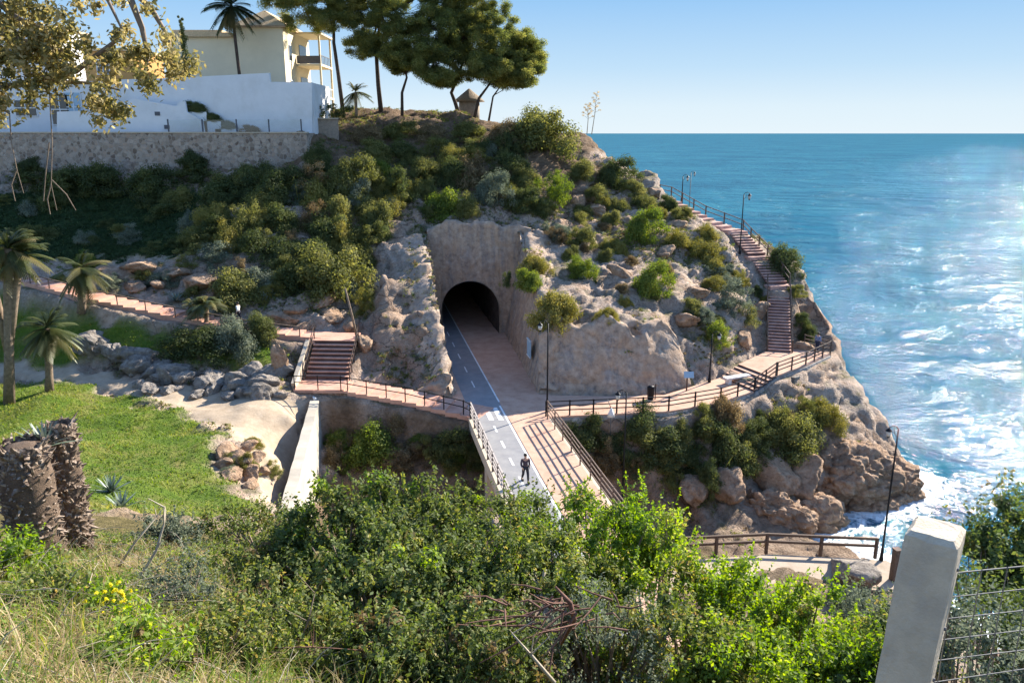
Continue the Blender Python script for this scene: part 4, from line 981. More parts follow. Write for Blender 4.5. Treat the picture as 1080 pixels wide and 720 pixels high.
def palm(u, vtop, vbase, Y, label, crown_px, trunk_px, mat='palm', skirt=True, n=34, lean=0, group=None, base=None, el0=-.9, droop=.35, tb='palmbark', forks=None):
    if base is None:
        x = ray(u, vbase)[0]*Y; base = Vector((x, Y, H(x, Y)-.15))
    top = P(u+lean, vtop, Y); root = tree_root('palm_tree', label, 'palm', base, group)
    L = crown_px*Y/F; tr = trunk_px*Y/F/2
    mb = MB(); pts = [base, base.lerp(top, .3)+Vector((.03,0,0)), base.lerp(top, .65), top]
    mb.tube(pts, [tr*1.25, tr, tr*.95, tr*.9], 10); mb.build('trunk', M[tb], root)
    if forks:
        for (fu, fv) in forks:
            q = P(fu, fv, Y+.4); a = base.lerp(top, .35); k = MB(); k.tube([a, a.lerp(q, .5)+Vector((0,0,.1)), q], [tr*.9, tr*.8, tr*.7], 8); k.build('trunk', M[tb], root)
            t = frond_set(n//2, L*.85, el0, 1.3, .1, droop); link('crown', np_mesh('crown', t[0]+np.array(q-base), t[1], t[2]), M[mat], root)
    t = frond_set(n, L, el0, 1.35, .1, droop); link('crown', np_mesh('crown', t[0]+np.array(top-base), t[1], t[2]), M[mat], root)
    if skirt:
        t = frond_set(16, L*.8, -1.5, -.7, .1, .2, dry_frac=1.); link('dead_skirt', np_mesh('dead_skirt', t[0]+np.array(top-base), t[1], np.clip(t[2]+.3,0,1)), M['palm'], root)
    return root
palm(8,262,418,50,'tallest palm-like tree by the left edge with several thick trunks', 36, 10, n=44, forks=[(22,268),(-14,272)])
palm(86,282,330,61,'short palm on the lawn in front of the left path, second from the left edge', 30, 8)
palm(50,346,402,52,'shaggy little palm growing beside the sandy path', 34, 8)
palm(375,97,112,97,'small feathery palm between the pines and the villa', 17, 3, n=26, skirt=False)
palm(247,6,84,93,'very tall slender dark palm in front of the cream villa', 26, 3.2, 'palmdk', n=40, base=Vector((ray(254,80)[0]*93, 93, 20)), lean=-3, tb='barkdk')
palm(218,322,352,60.5,'flat-topped grey-green dwarf palm between lawn and left path', 24, 5, n=30, skirt=False, el0=-.2, droop=.5)
palm(204,324,350,61,'twin dwarf palm leaning beside the flat-topped one', 20, 4, n=26, skirt=False, el0=-.2, droop=.5)
# cypress
bx = ray(197,80)[0]*92; root = tree_root('cypress_tree', 'thin dark cypress standing left of the tall slender palm', 'tree', (bx,92,19.8))
mb = MB(); mb.tube([(bx,92,19.8),(bx,92,27)], [.16,.05], 6); mb.build('trunk', M['barkdk'], root)
zt = P(195,18,92).z; zz = np.linspace(20.4, zt, 46); t = leaves(np.column_stack([bx+rng.normal(0,.1,46), 92+rng.normal(0,.1,46), zz]), .85*np.sin(np.clip((zt-zz)/(zt-20.4)*1.0+.03,0,1)*2.2)**.8*.7+.05, 90, .25, .3, .2, 1.2, (.3,1))
link('crown', np_mesh('crown', t[0]-np.array([bx,92,19.8]), t[1], t[2]), M['dark'], root)

# agaves and flower stalks
def agave_mesh(n=26, L=1., w=.17, seed=1, el0=.15):
    az = np.arange(n)*2.399; el = el0 + (1.35-el0)*(np.arange(n)/n)**.8; d = np.column_stack([np.cos(az)*np.cos(el), np.sin(az)*np.cos(el), np.sin(el)])
    return blades(d*.05, d, L*(1-.25*np.arange(n)/n), w, .12, rng.random(n), 4)
AGM = mesh_of('agave', agave_mesh()); AGM.materials.append(M['agave'])
def agave(p, s, label, group=None):
    o = bpy.data.objects.new('agave', AGM); col.objects.link(o); o.location = p; o.scale = (s,s,s); o.rotation_euler = (0,0,random.uniform(0,6)); tag(o, label, 'agave', group)
agave(P(28,480,12.4)+Vector((0,.5,-.05)), .62, 'grey agave with stiff leaves growing out of the nearest palm stump')
agave(hit(128,536,20), 1.0, 'blue-grey agave on the lawn right of the palm stumps')
agave(hit(4,520,20), 1.2, 'agave at the left edge behind the stumps')
for u, v, l in ((118,520,'small agave just right of the further palm stump'),(255,345,'pale agave above the left path behind the silver bush'),(512,205,'bluish agave in the scrub over the portal'),(186,318,'agave at the edge of the rock outcrop by the left path')): agave(hit(u,v,20), 1.1, l)
def stalk(u0, v0, u1, v1, Y, label):
    a, b = P(u0,v0,Y), P(u1,v1,Y); root = thing('agave_stalk', label, 'plant', a); mb = MB(); mb.tube([a, a.lerp(b,.6)+Vector((.1,0,0)), b], [.05,.04,.02], 5); mb.build('stem', M['paletwig'], root)
    mb = MB(); C = []
    for k in range(14):
        t = .55+.45*k/13; p = a.lerp(b, t); an = k*2.4; q = p + Vector((math.cos(an)*.9*(1.25-t), math.sin(an)*.9*(1.25-t), .3)); mb.tube([p, q], [.018,.012], 4); C.append(tuple(q))
    mb.build('branches', M['paletwig'], root)
    t = leaves(C, [.2]*len(C), 30, .12, .5, .3, .6); link('dried_blossoms', np_mesh('dried_blossoms', t[0]-np.array(a), t[1], t[2]), M['straw'], root)
stalk(624,142,629,100,93,'tall dried agave flower stalk on the skyline beside the domed shrub')
stalk(619,142,620,112,94,'shorter agave flower stalk left of the tall dried one')

# ------------------------------------------------------------------ stuff: scrub, lawn grass
n = 16000; ux = rng.uniform(-60, 33, n*6); uy = rng.uniform(45, 108, n*6); q = np.column_stack([ux, uy])
fx = np.clip(((ux-X0)/ST).astype(int), 0, NX-1); fy = np.clip(((uy-Y0)/ST).astype(int), 0, NY-1); ix = fy*NX+fx
slope_ok = nrm[ix,2] > .55; dens = fbm(np.column_stack([q*.16, np.zeros(len(q))]), 3, 77)
right = sm(ux, -2, 6)*.28
okm = slope_ok & (SD[ix] > 1.5) & (PM[ix] < .05) & (SA[ix] < .1) & (GR[ix] < .3) & (dens + rng.normal(0,.12,len(q)) > right-.02) & ~in_poly(q, cutpoly)
q = q[okm][:n]; ix = ix[okm][:n]; c3 = np.column_stack([q, V2[ix,2]+.06]); rr = rng.uniform(.12,.42,len(q))
half = rng.random(len(q))
for nm, mt, lo, hi, col_ in (('scrub','olive',0,.42,'low olive scrub'),('dry_scrub','dry',.42,.66,''),('weeds','bright',.66,.84,''),('grey_scrub','grey',.84,1,'')):
    s_ = (half >= lo) & (half < hi); o = link(nm, mesh_of(nm, leaves(c3[s_], rr[s_], 26, .13, .5, .4, .75, (.1,1))), M[mt])
    tag(o, {'scrub':'low olive scrub covering the hillside','dry_scrub':'brown dry scrub scattered over the hillside','weeds':'bright green weeds scattered over the hillside','grey_scrub':'grey-green low scrub over the hillside'}[nm], 'scrub', None, 'stuff')
cand = np.where((GR > .45) & (SHD < .4))[0]; pick = rng.choice(cand, 60000); 
bp = V2[pick] + np.column_stack([rng.uniform(-.2,.2,(len(pick),2)), np.full(len(pick), -.02)])
cl = np.clip(.5+.5*fbm(bp*[.35,.35,0], 3, 88)*2.0 + rng.normal(0,.14,len(pick)) + .30*fbm(bp*[.12,.12,0], 2, 91), 0, 1)
d = unit(len(pick))*[.7,.7,.2]+[0,0,.8]; d /= np.linalg.norm(d, axis=1)[:,None]
o = link('lawn_grass', mesh_of('lawn_grass', blades(bp, d, rng.uniform(.10,.32,len(pick))*(.7+.6*cl), .07, .3, cl*.85)), M['lawnbl']); tag(o, 'bright green grass of the lawns', 'grass', None, 'stuff')

cand = np.where(SHD > .35)[0]; pick = rng.choice(cand, 5000); bp = V2[pick] + np.column_stack([rng.uniform(-.2,.2,(len(pick),2)), np.full(len(pick), .05)])
o = link('ground_cover', mesh_of('ground_cover', leaves(bp, rng.uniform(.12,.45,len(bp)), 20, .17, .5, .5, .6, (.1,1))), M['shade_green']); tag(o, 'ground cover below the stone wall, shade put into its dark green', 'ground cover', None, 'stuff')

cand = np.where((GR > .5) & (SHD < .4) & (fbm(V2*[.3,.3,0], 3, 93) > .08))[0]; pick = rng.choice(cand, 1500); bp = V2[pick] + [0,0,.06]
o = link('weeds', mesh_of('weeds', leaves(bp, rng.uniform(.10,.34,len(bp)), 26, .10, .4, .5, .7, (.1,1))), M['lawnbl']); tag(o, 'taller weedy tufts in the bright lawns', 'weeds', None, 'stuff')
# ------------------------------------------------------------------ railings, lamps, furniture
def railing(name, label, pts, h=1.05, sp=1.9, nr=3, pw=.09, rw=.06, pm='iron', rm='iron', cat='railing', group=None, lean=0, post_h=None):
    root = thing(name, label, cat, pts[0], group=group); pts = [Vector(p) for p in pts]
    segs = []; 
    for a, b in zip(pts[:-1], pts[1:]):
        n = max(1, round((b-a).length/sp)); segs += [a.lerp(b, i/n) for i in range(n)]
    segs.append(pts[-1]); segs = [s + Vector((random.uniform(-.02,.02), random.uniform(-.02,.02), 0)) for s in segs]
    for s in segs:
        q = MB(); q.box((s.x, s.y, s.z+(post_h or h+.06)/2-.15), (pw, pw, (post_h or h+.06)+.3), .3); q.build('post', M[pm], root)
    for k in range(nr):
        z = h*(1-k/nr*.92); q = MB()
        for a, b in zip(segs[:-1], segs[1:]): q.bar(a+Vector((0,0,z)), b+Vector((0,0,z)), rw, rw*1.2)
        q.build('rail', M[rm], root)
    return root
def off(pl, o):
    r = []
    for i, p in enumerate(pl):
        a, b = pl[max(i-1,0)], pl[min(i+1,len(pl)-1)]; d = Vector((b.x-a.x,b.y-a.y)).normalized(); r.append(Vector((p.x-d.y*o, p.y+d.x*o, p.z)))
    return r
RP = [p + Vector((.05,.12,0)) for p in PR_N]
railing('railing', 'dark railing along the right path from the bridge to the broad steps', RP[:5], 1.05, 1.9, 3, .09, .055)
railing('railing', 'dark railing round the lookout at the headland corner beyond the broad steps', RP[5:] + [PR_F[-1]+Vector((.6,-.3,0))], 1.05, 1.7, 3, .09, .06, 'wood', 'wood')
railing('railing', 'slanting dark railing beside the broad steps of the right path', [RP[4]+Vector((.1,.1,0)), RP[5]-Vector((.1,.1,0))], 1.05, 1.3, 3, .09, .06, 'wood', 'wood')
rl = off(STAIR[:5], -1.0)
railing('railing', 'dark railing on the sea side of the steep stairs over the headland', [p for p in rl] + [STAIR[5]+Vector((1,.3,0)), STAIR[6]+Vector((1.1,0,0))], 1.05, 2.0, 2, .10, .06, 'wood', 'wood')
railing('railing', 'short dark railing on the left of the steep lowest stair flight', off([STAIR[0], STAIR[1]], 1.0)[:2], 1.0, 2.2, 2, .08, .05, 'wood', 'wood')
railing('railing', 'thin dark railing along the sloping left path down to the bridge', [Vector((-15.5,53.5,1.32)), Vector((-12.2,53.45,1.3))] + [p + Vector((0,-1.15,0)) for p in PATH_L2[1:4]] + [Vector((c_road(51.3)-.85,51.3,0))], 1.0, 1.7, 2, .07, .045)
railing('railing', 'thin railing at the right of the pink flight of steps', [FLIGHT[0]+Vector((1.7,-.2,0)), FLIGHT[1]+Vector((1.7,.3,0))], 1.0, 1.1, 2, .07, .05, 'wood', 'wood')
railing('railing', 'thin railing at the left of the pink flight of steps', [FLIGHT[0]+Vector((-1.7,-.2,0)), FLIGHT[1]+Vector((-1.7,.2,0))], 1.0, 1.1, 2, .07, .05, 'wood', 'wood')
pl = [p + Vector((0,-.95,0)) for p in PATH_L[:-1]]
railing('railing', 'low railing with pale top rail along the lawn side of the upper left path', pl, .75, 2.2, 1, .08, .07, 'railw', 'railw')
def ry(o, y): return Vector((c_road(y)+o, y, 0))
M['paler'] = simple('weathered_pale_rail', (.42,.37,.33), .8, .25, 5, .3, .01)
railing('railing', 'pale weathered railing with dark uprights on the left edge of the bridge', [ry(-.82, 51.1), ry(-.82, 35.5)], 1.15, 1.8, 4, .10, .09, 'wood', 'paler')
railing('railing', 'tall timber railing on the right edge of the bridge shadowing the pink footway', [ry(4.45, 51.0), ry(4.55, 35.5)], 1.3, 1.9, 4, .07, .055, 'railw', 'railw')
q_ = [P(700,0,1)]
railing('beach_fence', 'dark timber fence of two rails beside the beach promenade, ending at a thick post', [Vector((9.5,44.0,-6.3)), Vector((16,44.6,-6.3)), Vector((22.6,44.0,-6.3))], 1.05, 3.0, 2, .16, .13, 'wood', 'wood', 'fence')
p = P(942,612,41.0); t = thing('timber_post', 'thick dark timber post at the right end of the beach fence beside the pale rock', 'post', p)
mb = MB(); mb.box((p.x,p.y,p.z+.85),(.36,.36,2.3),.2); mb.build('shaft', M['wood'], t); mb = MB(); mb.box((p.x,p.y,p.z+2.03),(.42,.42,.07),.2); mb.build('cap', M['wood'], t)

def make_lamp(label, loc, rz, h, arm=.55, lean=0):
    r = thing('street_lamp', label, 'street lamp', loc, rz); L = Vector(loc)
    q = MB(); q.lathe([(.13,-.3),(.13,.25),(.10,.32),(.075,.9),(.06,1.0),(.052,h*.6),(.045,h)], (0,0,0), 10); q.build('pole', M['iron'], r, origin=(0,0,0)); 
    q = MB(); q.tube([(0,0,h-.05),(.1,0,h+.12),(arm*.55,0,h+.2),(arm,0,h+.08)], [.03,.028,.025,.02], 6); q.tube([(.02,0,h-.5),(arm*.4,0,h-.25),(arm*.5,0,h+.15)], .015, 5); q.build('arm', M['iron'], r, origin=(0,0,0))
    q = MB(); q.lathe([(.03,h+.12),(.05,h+.02),(.17,h-.08),(.20,h-.12),(.19,h-.14)], (arm,0,0), 8); lan = q.build('lantern', M['iron'], r, origin=(0,0,0))
    q = MB(); q.lathe([(.165,h-.141),(.10,h-.46)], (arm,0,0), 8); q.build('glass', M['glass'], lan, origin=(0,0,0))
    q = MB(); q.lathe([(.11,h-.461),(.05,h-.52),(.02,h-.58)], (arm,0,0), 8); q.build('finial', M['iron'], lan, origin=(0,0,0))
    for ch in list(r.children)+list(lan.children): ch.location = (0,0,0)
    return r
def lamp(u, vt, vb, label, z=None, Y=None, rz=0, arm=.55):
    p = G(u, vb, z) if z is not None else (P(u, vb, Y) if Y else hit(u, vb, 26))
    a, s = ray(u, vt); h = HC + s*p.y - p.z; make_lamp(label, p, rz, max(2.2, h), arm)
lamp(577, 341, 434, 'tall black lamp post at the junction in front of the smooth rock wall', 0, rz=math.pi)
lamp(656, 414, 536, 'black lamp post standing on the gully floor in front of the right path', None, 48.2, rz=math.pi)
lamp(929, 452, 592, 'black lamp post leaning by the sea at the end of the beach fence', None, 43.2, rz=math.pi)
lamp(748, 352, 403, 'short black lamp post left of the white bench', 0.0)
lamp(780, 205, 268, 'black lamp post standing beside the top flight of the headland stairs', None, None)
lamp(727, 182, 216, 'black lamp post on the crest with its lantern to the right', None, None)
lamp(719, 186, 212, 'more distant lamp post just left of the crest lamp', None, 92)
t = thing('wooden_pole', 'bare brown pole at the upper right corner of the pink flight of steps', 'pole', (-12.0,59.3,3.4)); a = Vector((-12.0,59.3,3.3)); b = P(364,304,59.3)
mb = MB(); mb.tube([a, a.lerp(b,.5)+Vector((.03,0,0)), b], [.11,.09,.075], 8); mb.build('shaft', M['palmbark'], t); mb = MB(); mb.lathe([(.12,-.1),(.14,.2),(.11,.3)], a, 8); mb.build('foot', M['bark'], t)
# bench, bin, info lectern, panel
bp_ = G(778,404,0) + Vector((0,.25,0)); rz = .42
t = thing('stone_bench', 'white stone bench beside the right path below the stairs', 'bench', bp_, rz)
q = MB(); q.box((0,0,.46),(2.4,.55,.13)); q.build('seat', M['benchw'], t, origin=(0,0,0))
for sx in (-.85,.85): q = MB(); q.box((sx,0,.195),(.28,.45,.395)); q.build('leg', M['benchw'], t, origin=(0,0,0))
bp_ = G(686,421,0)
t = thing('litter_bin', 'black litter bin against the rock wall behind the right path', 'bin', bp_)
q = MB(); q.lathe([(.20,.02),(.24,.1),(.27,.85),(.27,.9)], bp_, 12); q.build('bucket', M['iron'], t); q = MB(); q.lathe([(.29,.902),(.26,1.0),(.08,1.08)], bp_, 12); q.build('lid', M['iron'], t)
q = MB(); q.box(bp_+Vector((.34,0,.6)),(.06,.06,1.2)); q.build('post', M['iron'], t)
bp_ = G(724,412,0)
t = thing('information_board', 'small pale blue tilted board on a brown post by the right path', 'sign', bp_)
q = MB(); q.box(bp_+Vector((0,0,.55)),(.1,.1,1.3)); q.build('post', M['wood'], t); q = MB(); q.box(bp_+Vector((.1,-.06,1.3)),(.75,.06,.5),0,-.5); q.build('board', M['panel'], t)
# panel on the right wall of the cutting
pp = P(558,367,58.6); dW = Vector((-.2,1,0)).normalized()
y = 61.2; s_ = ray(558,367); pp = Vector((ray(558,367)[0]*y, y, HC+s_[1]*y))
t = thing('wall_panel', 'pale blue panel fixed to the right rock wall of the cutting', 'sign', pp)
q = MB(); q.box(pp,(.06,1.3,1.5),.20); q.build('plate', M['panel'], t)
q = MB()
for k in (-.62,.62): q.box(pp+Vector((-.045-.2*k*.0,0,0))+Vector((0,0,k*1.1)),(.06,1.34,.06),.20)
q.build('frame', M['benchw'], t)
p = hit(643, 462, 30)+Vector((0,-.3,.9)); t = thing('floodlight', 'small white cone shaped fitting among the bushes under the right path', 'light', p)
q = MB(); q.lathe([(.28,0),(.2,.25),(.08,.55),(.05,.6)], p, 10); q.build('cone', M['benchw'], t); q = MB(); q.tube([p+Vector((0,0,.55)), p+Vector((-.25,.1,1.2))], .03, 6); q.tube([p+Vector((0,0,0)), p+Vector((0,0,-1.4))], .03, 6); q.build('bracket', M['steel'], t)

# ------------------------------------------------------------------ walls
def masonry(name, cols_, mortar, scale=2.2, bstr=.7):
    m, nt, out = new_mat(name); pos = geo_pos(nt)
    v1 = node(nt, 'ShaderNodeTexVoronoi', feature='F1'); v1.inputs['Scale'].default_value = scale; nt.links.new(pos, v1.inputs['Vector'])
    v2 = node(nt, 'ShaderNodeTexVoronoi', feature='DISTANCE_TO_EDGE'); v2.inputs['Scale'].default_value = scale; nt.links.new(pos, v2.inputs['Vector'])
    sp_ = nt.nodes.new('ShaderNodeSeparateColor'); nt.links.new(v1.outputs['Color'], sp_.inputs[0])
    c = ramp(nt, [(i/(len(cols_)-1), x) for i, x in enumerate(cols_)], sp_.outputs[0]).outputs[0]
    e = ramp(nt, [(.02,(0,0,0)),(.09,(1,1,1))], v2.outputs['Distance']).outputs[0]
    nB = noise(nt, 5, 6, .7, pos); c = mix(nt, c, tuple(x*.5 for x in cols_[0]), ramp(nt, [(.5,(0,0,0)),(.8,(.6,.6,.6))], nB).outputs[0])
    c = mix(nt, mortar, c, e); principled(nt, out, c, .95, 0, bump(nt, e, bstr, .06), .15); return m
M['stonewall'] = masonry('rubble_masonry', [(.17,.125,.095),(.31,.245,.185),(.45,.37,.295),(.37,.265,.19)], (.37,.315,.26), 2.6)
M['brickwall'] = masonry('brown_masonry', [(.13,.075,.05),(.22,.13,.085),(.30,.19,.13)], (.25,.18,.13), 3.2)
M['greywall'] = masonry('grey_masonry', [(.16,.15,.145),(.28,.265,.25),(.42,.40,.37)], (.3,.29,.27), 1.6)
xw0, xw1 = -62., ray(326,165)[0]*85.3
t = thing('stone_wall', 'long rubble stone retaining wall below the white garden wall and villas', 'wall', (xw0,85.3,13))
mb = MB(); mb.box(((xw0+xw1)/2, 85.3, 15.7),(xw1-xw0,.8,6.6)); mb.build('masonry', M['stonewall'], t)
mb = MB(); mb.box(((xw0+xw1)/2, 85.28, 19.06),(xw1-xw0+.1,.95,.12)); mb.build('coping', M['concrete'], t)
mb = MB(); mb.box((xw1-.4, 88.6, 15.7),(.8,5.79,6.6)); mb.build('return_wall', M['stonewall'], t)
# brick wall beneath the left path
t = thing('retaining_wall', 'brown masonry wall with grey base carrying the sloping left path', 'wall', (-15,53,-1))
pts = [Vector((-15.6,53.35,1.1)), Vector((-12.0,53.35,1.08))] + [p + Vector((0,-1.27,-.16)) for p in PATH_L2[1:4]] + [Vector((-2.4,51.3,-.2))]
mb, mg = MB(), MB()
for a, b in zip(pts[:-1], pts[1:]):
    n = Vector((b.y-a.y, -(b.x-a.x), 0)).normalized()
    zl = max(-3.1, -1.6)
    for (z0a, z0b, qm, o) in ((a.z-2.3 if a.x < -9 else -1.3, b.z-2.3 if b.x < -9 else -1.3, mb, 0),):
        vs = [a, b, Vector((b.x,b.y,z0b)), Vector((a.x,a.y,z0a))]; v2 = [v - n*.6 for v in vs]
        qm.add(vs+v2, [(3,2,1,0),(4,5,6,7),(0,1,5,4),(2,3,7,6),(1,2,6,5),(3,0,4,7)])
    vs = [a+n*.15, b+n*.15]; vs = [Vector((vs[0].x,vs[0].y,(a.z-2.29 if a.x < -9 else -1.29))), Vector((vs[1].x,vs[1].y,(b.z-2.29 if b.x < -9 else -1.29)))]; vs += [vs[1]-Vector((0,0,3.4)), vs[0]-Vector((0,0,3.4))]; v2 = [v - n*.8 for v in vs]
    mg.add(vs+v2, [(3,2,1,0),(4,5,6,7),(0,1,5,4),(2,3,7,6),(1,2,6,5),(3,0,4,7)])
mb.build('brick_face', M['brickwall'], t); mg.build('base', M['greywall'], t)
# white wall of the left terrace
t = thing('white_wall', 'tall whitewashed retaining wall running toward the camera at the end of the sandy path', 'wall', (-13.5,45,-2))
mb = MB(); a, b = Vector((-14.25,53.2)), Vector((-11.6,35.4)); d = (b-a).normalized(); n = Vector((-d.y, d.x)); 
if n.x < 0: n = -n
prof = []
N_ = 24; vs = []
for i in range(N_+1):
    c2 = a.lerp(b, i/N_); zt_ = .62 + .05*math.sin(i*1.7) - .25*(i/N_); vs.append([(c2.x,c2.y,zt_),(c2.x+n.x*.5,c2.y+n.y*.5,zt_),(c2.x+n.x*.95,c2.y+n.y*.95,-7.6),(c2.x-n.x*.3,c2.y-n.y*.3,-7.6)])
fl = [x for r_ in vs for x in r_]
mb.add(fl, [(4*i+k, 4*i+(k+1)%4, 4*(i+1)+(k+1)%4, 4*(i+1)+k) for i in range(N_) for k in range(4)] + [(3,2,1,0), tuple(4*N_+k for k in range(4))]); mb.build('face', M['limewash'], t)
mb = MB()
for i in range(0, N_): 
    c0, c1 = Vector(vs[i][0]).lerp(Vector(vs[i][1]),.5), Vector(vs[i+1][0]).lerp(Vector(vs[i+1][1]),.5); mb.bar(c0+Vector((-n.x*.02,0,.05)), c1+Vector((-n.x*.02,0,.05)), .62, .09)
mb.build('coping', M['limewash'], t)
mb = MB(); c2 = a.lerp(b,.32); mb.box((c2.x+n.x*.86, c2.y+n.y*.86, -5.2),(.14,.35,1.2), math.atan2(d.y,d.x)-math.pi/2); mb.build('drain_opening', M['shutter'], t)
t = thing('pipe', 'pale pipe lying from the path corner onto the end of the white wall', 'pipe', (-14.2,53.4,.9))
mb = MB(); mb.tube([P(317,412,54.2), P(333,421,52.9)], .13, 8); mb.build('tube', M['benchw'], t)
# low white walls by the flight
t = thing('parapet', 'low pale parapet on the lawn side of the pink flight of steps', 'wall', (-15.7,56,1))
mb = MB(); mb.bar((-15.75,54.2,1.2),(-15.75,58.9,3.2),.3,.9); mb.build('wall', M['concrete'], t)
boulder(294, 398, 14, 40, 'rocktan', 'upright pale slab of rock on the lawn left of the pink flight')
# retaining wall of right path with piers
t = thing('retaining_wall', 'grey stone wall carrying the right path and the lookout', 'wall', (12,53,-1))
mb = MB(); pts = [p + Vector((.02,-.04,-.36)) for p in PR_N] + [PR_F[-1]+Vector((.7,-.4,-.36))]
for i, (a, b) in enumerate(zip(pts[:-1], pts[1:])):
    n = Vector((b.y-a.y, -(b.x-a.x), 0)).normalized(); top = .22
    za = 2.2; vs = [a+Vector((0,0,top))-n*.0, b+Vector((0,0,top)), b+Vector((0,0,-za))+n*.3, a+Vector((0,0,-za))+n*.3]; vs = [v + n*.06 for v in vs]; v2 = [v - n*.55 for v in vs[:2]] + [v - n*1.0 for v in vs[2:]]
    mb.add(vs+v2, [(3,2,1,0),(4,5,6,7),(0,1,5,4),(2,3,7,6),(1,2,6,5),(3,0,4,7)])
mb.build('masonry', M['greywall'], t)
for u in (722, 738, 700, 778, 838):
    for a, b in zip(PR_N[:-1], PR_N[1:]):
        for k in range(20):
            c2 = a.lerp(b, k/20); uu, vv = proj(np.array([[c2.x,c2.y,c2.z]]))
            if abs(uu[0]-u) < 4.5 and not (k and False):
                n = Vector((b.y-a.y, -(b.x-a.x), 0)).normalized(); c3 = c2 + n*.28
                mb = MB(); mb.box((c3.x,c3.y,c3.z-1.4),(.7,.6,2.0), math.atan2(b.y-a.y,b.x-a.x)); mb.build('buttress', M['rockgrey'], t); break
        else: continue
        break

# ------------------------------------------------------------------ villas
def poly_wall(pts, Y, th, mb):
    """upright wall from photo outline, given thickness"""
    w0 = [P(u,v,Y) for u,v in pts]; n = len(w0); vs = [(p.x,Y,p.z) for p in w0] + [(p.x,Y+th,p.z) for p in w0]
    mb.add(vs, [tuple(range(n)), tuple(range(2*n-1, n-1, -1))] + [(i, n+i, n+(i+1)%n, (i+1)%n) for i in range(n)])
t = thing('garden_wall', 'large plain white garden wall in shade in front of the cream villa', 'wall', (-30,88,19))
mb = MB(); poly_wall([(128,84),(180,82.5),(284,77),(285,86.5),(329,87),(329,141),(128,141)], 88, .4, mb); mb.build('wall', M['white'], t)
xr = P(329,100,88).x; mb = MB(); mb.box((xr-.2, 92.4, 21.4),(.4,8.0,5.6)); mb.build('return_wall', M['white'], t)
t = thing('stair_parapet', 'white stepped parapet with sloping top on the terrace left of the garden wall', 'wall', (-40,86.9,19))
mb = MB(); poly_wall([(60,118),(112,116),(140,104),(158,107),(186,112),(190,107),(195,107),(197,118),(213,127),(216,141),(60,141)], 86.7, .3, mb); mb.build('wall', M['white'], t)
for u, v in ((166,120),(102,128),(176,134)):
    p = P(u,v,86.68); mb = MB(); mb.box(p,(.55,.06,.4)); mb.build('vent', M['shutter'], t)
t = thing('glass_fence', 'low glass panel fence with dark posts on top of the stone wall', 'fence', (-30,85.6,19.1))
for k, u in enumerate((178,214,250,284,318)):
    p = P(u,138,85.5); mb = MB(); mb.box((p.x,85.5,19.75),(.12,.12,1.3)); mb.build('post', M['shutter'], t)
mg_, nt, out = new_mat('clear_glass'); gl = nt.nodes.new('ShaderNodeBsdfGlossy'); gl.inputs['Roughness'].default_value = .05; tr = nt.nodes.new('ShaderNodeBsdfTransparent'); tr.inputs[0].default_value = (.86,.9,.92,1); mx = nt.nodes.new('ShaderNodeMixShader'); mx.inputs[0].default_value = .06
nt.links.new(tr.outputs[0], mx.inputs[1]); nt.links.new(gl.outputs[0], mx.inputs[2]); nt.links.new(mx.outputs[0], out.inputs[0])
for a, b in zip((178,214,250,284), (214,250,284,318)):
    pa, pb = P(a,138,85.5), P(b,138,85.5); mb = MB(); mb.box(((pa.x+pb.x)/2,85.5,19.75),(pb.x-pa.x-.2,.03,1.15)); mb.build('pane', mg_, t)
for u, v, l, mt, wd in ((205,112,'dark shrub in a planter at the top of the white terrace stair','dark',30),(222,122,'dark shrub lower down along the white terrace stair','dark',26),(238,130,'bluish shrub at the foot of the white terrace stair','grey',26),(265,134,'brownish pot plant behind the glass fence','dry',22),(196,133,'dark low plants behind the left end of the glass fence','dark',34)):
    p = P(u,v,87.4); me = SHM['round'][0].copy(); me.materials.append(M[mt]); o = bpy.data.objects.new('potted_shrub', me); col.objects.link(o); s = wd*87/F; o.location = (p.x,p.y,p.z-.6); o.scale = (s,s*.4,s*.6); tag(o, l, 'shrub')
    mb = MB(); mb.box((p.x,p.y,(p.z-.6+18.6)/2),(s*.8,.5,max(.2,p.z-.6-18.6))); q = mb.build('planter', M['white'], None, origin=(p.x,p.y,p.z-.6)); tag(q, 'white masonry planter under the ' + {205:'dark shrub at the top of the terrace stair',222:'dark shrub lower down the terrace stair',238:'bluish shrub at the stair foot',265:'brownish pot plant',196:'dark low plants'}[u], 'planter')
# cream villa
v = thing('villa', 'cream two storey villa with tiled hip roof above the white garden wall', 'house', (-33,100,20))
xa, xb, xc = P(178,60,97).x, P(250,60,97).x, P(300,60,97).x
mb = MB(); mb.box(((xa+xb)/2+.2,103.2,24.6),(xb-xa+.4,12,10.2)); mb.box(((xb+xc)/2,103,25.2),(xc-xb,12,11.4)); mb.build('wall', M['cream'], v)
M['tiles'] = simple('roof_tiles', (.62,.46,.27), .9, .3, 6, .5, .05)
mb = MB(); e = .55; z0, z1 = 30.9, 33.0
x0, x1, y0, y1 = xb-e, xc+e, 97-e, 109+e; cx_, cy1, cy2 = (x0+x1)/2, y0+3.4, y1-3.4
mb.add([(x0,y0,z0),(x1,y0,z0),(x1,y1,z0),(x0,y1,z0),(cx_,cy1,z1),(cx_,cy2,z1)], [(0,1,4),(1,2,5,4),(2,3,5),(3,0,4,5),(3,2,1,0)])
mb.box(((xa+xb)/2-.3,103.2,29.95),(xb-xa-.2,13,.45)); mb.box(((xa+xb)/2-.6,100,30.35),(xb-xa-2.2,5,.4)); rf = mb.build('roof', M['tiles'], v)
mb = MB(); mb.box(((x0+x1)/2,(y0+y1)/2,z0-.09),(x1-x0-.1,y1-y0-.1,.14)); mb.build('eaves', M['rooftile_edge'], v)
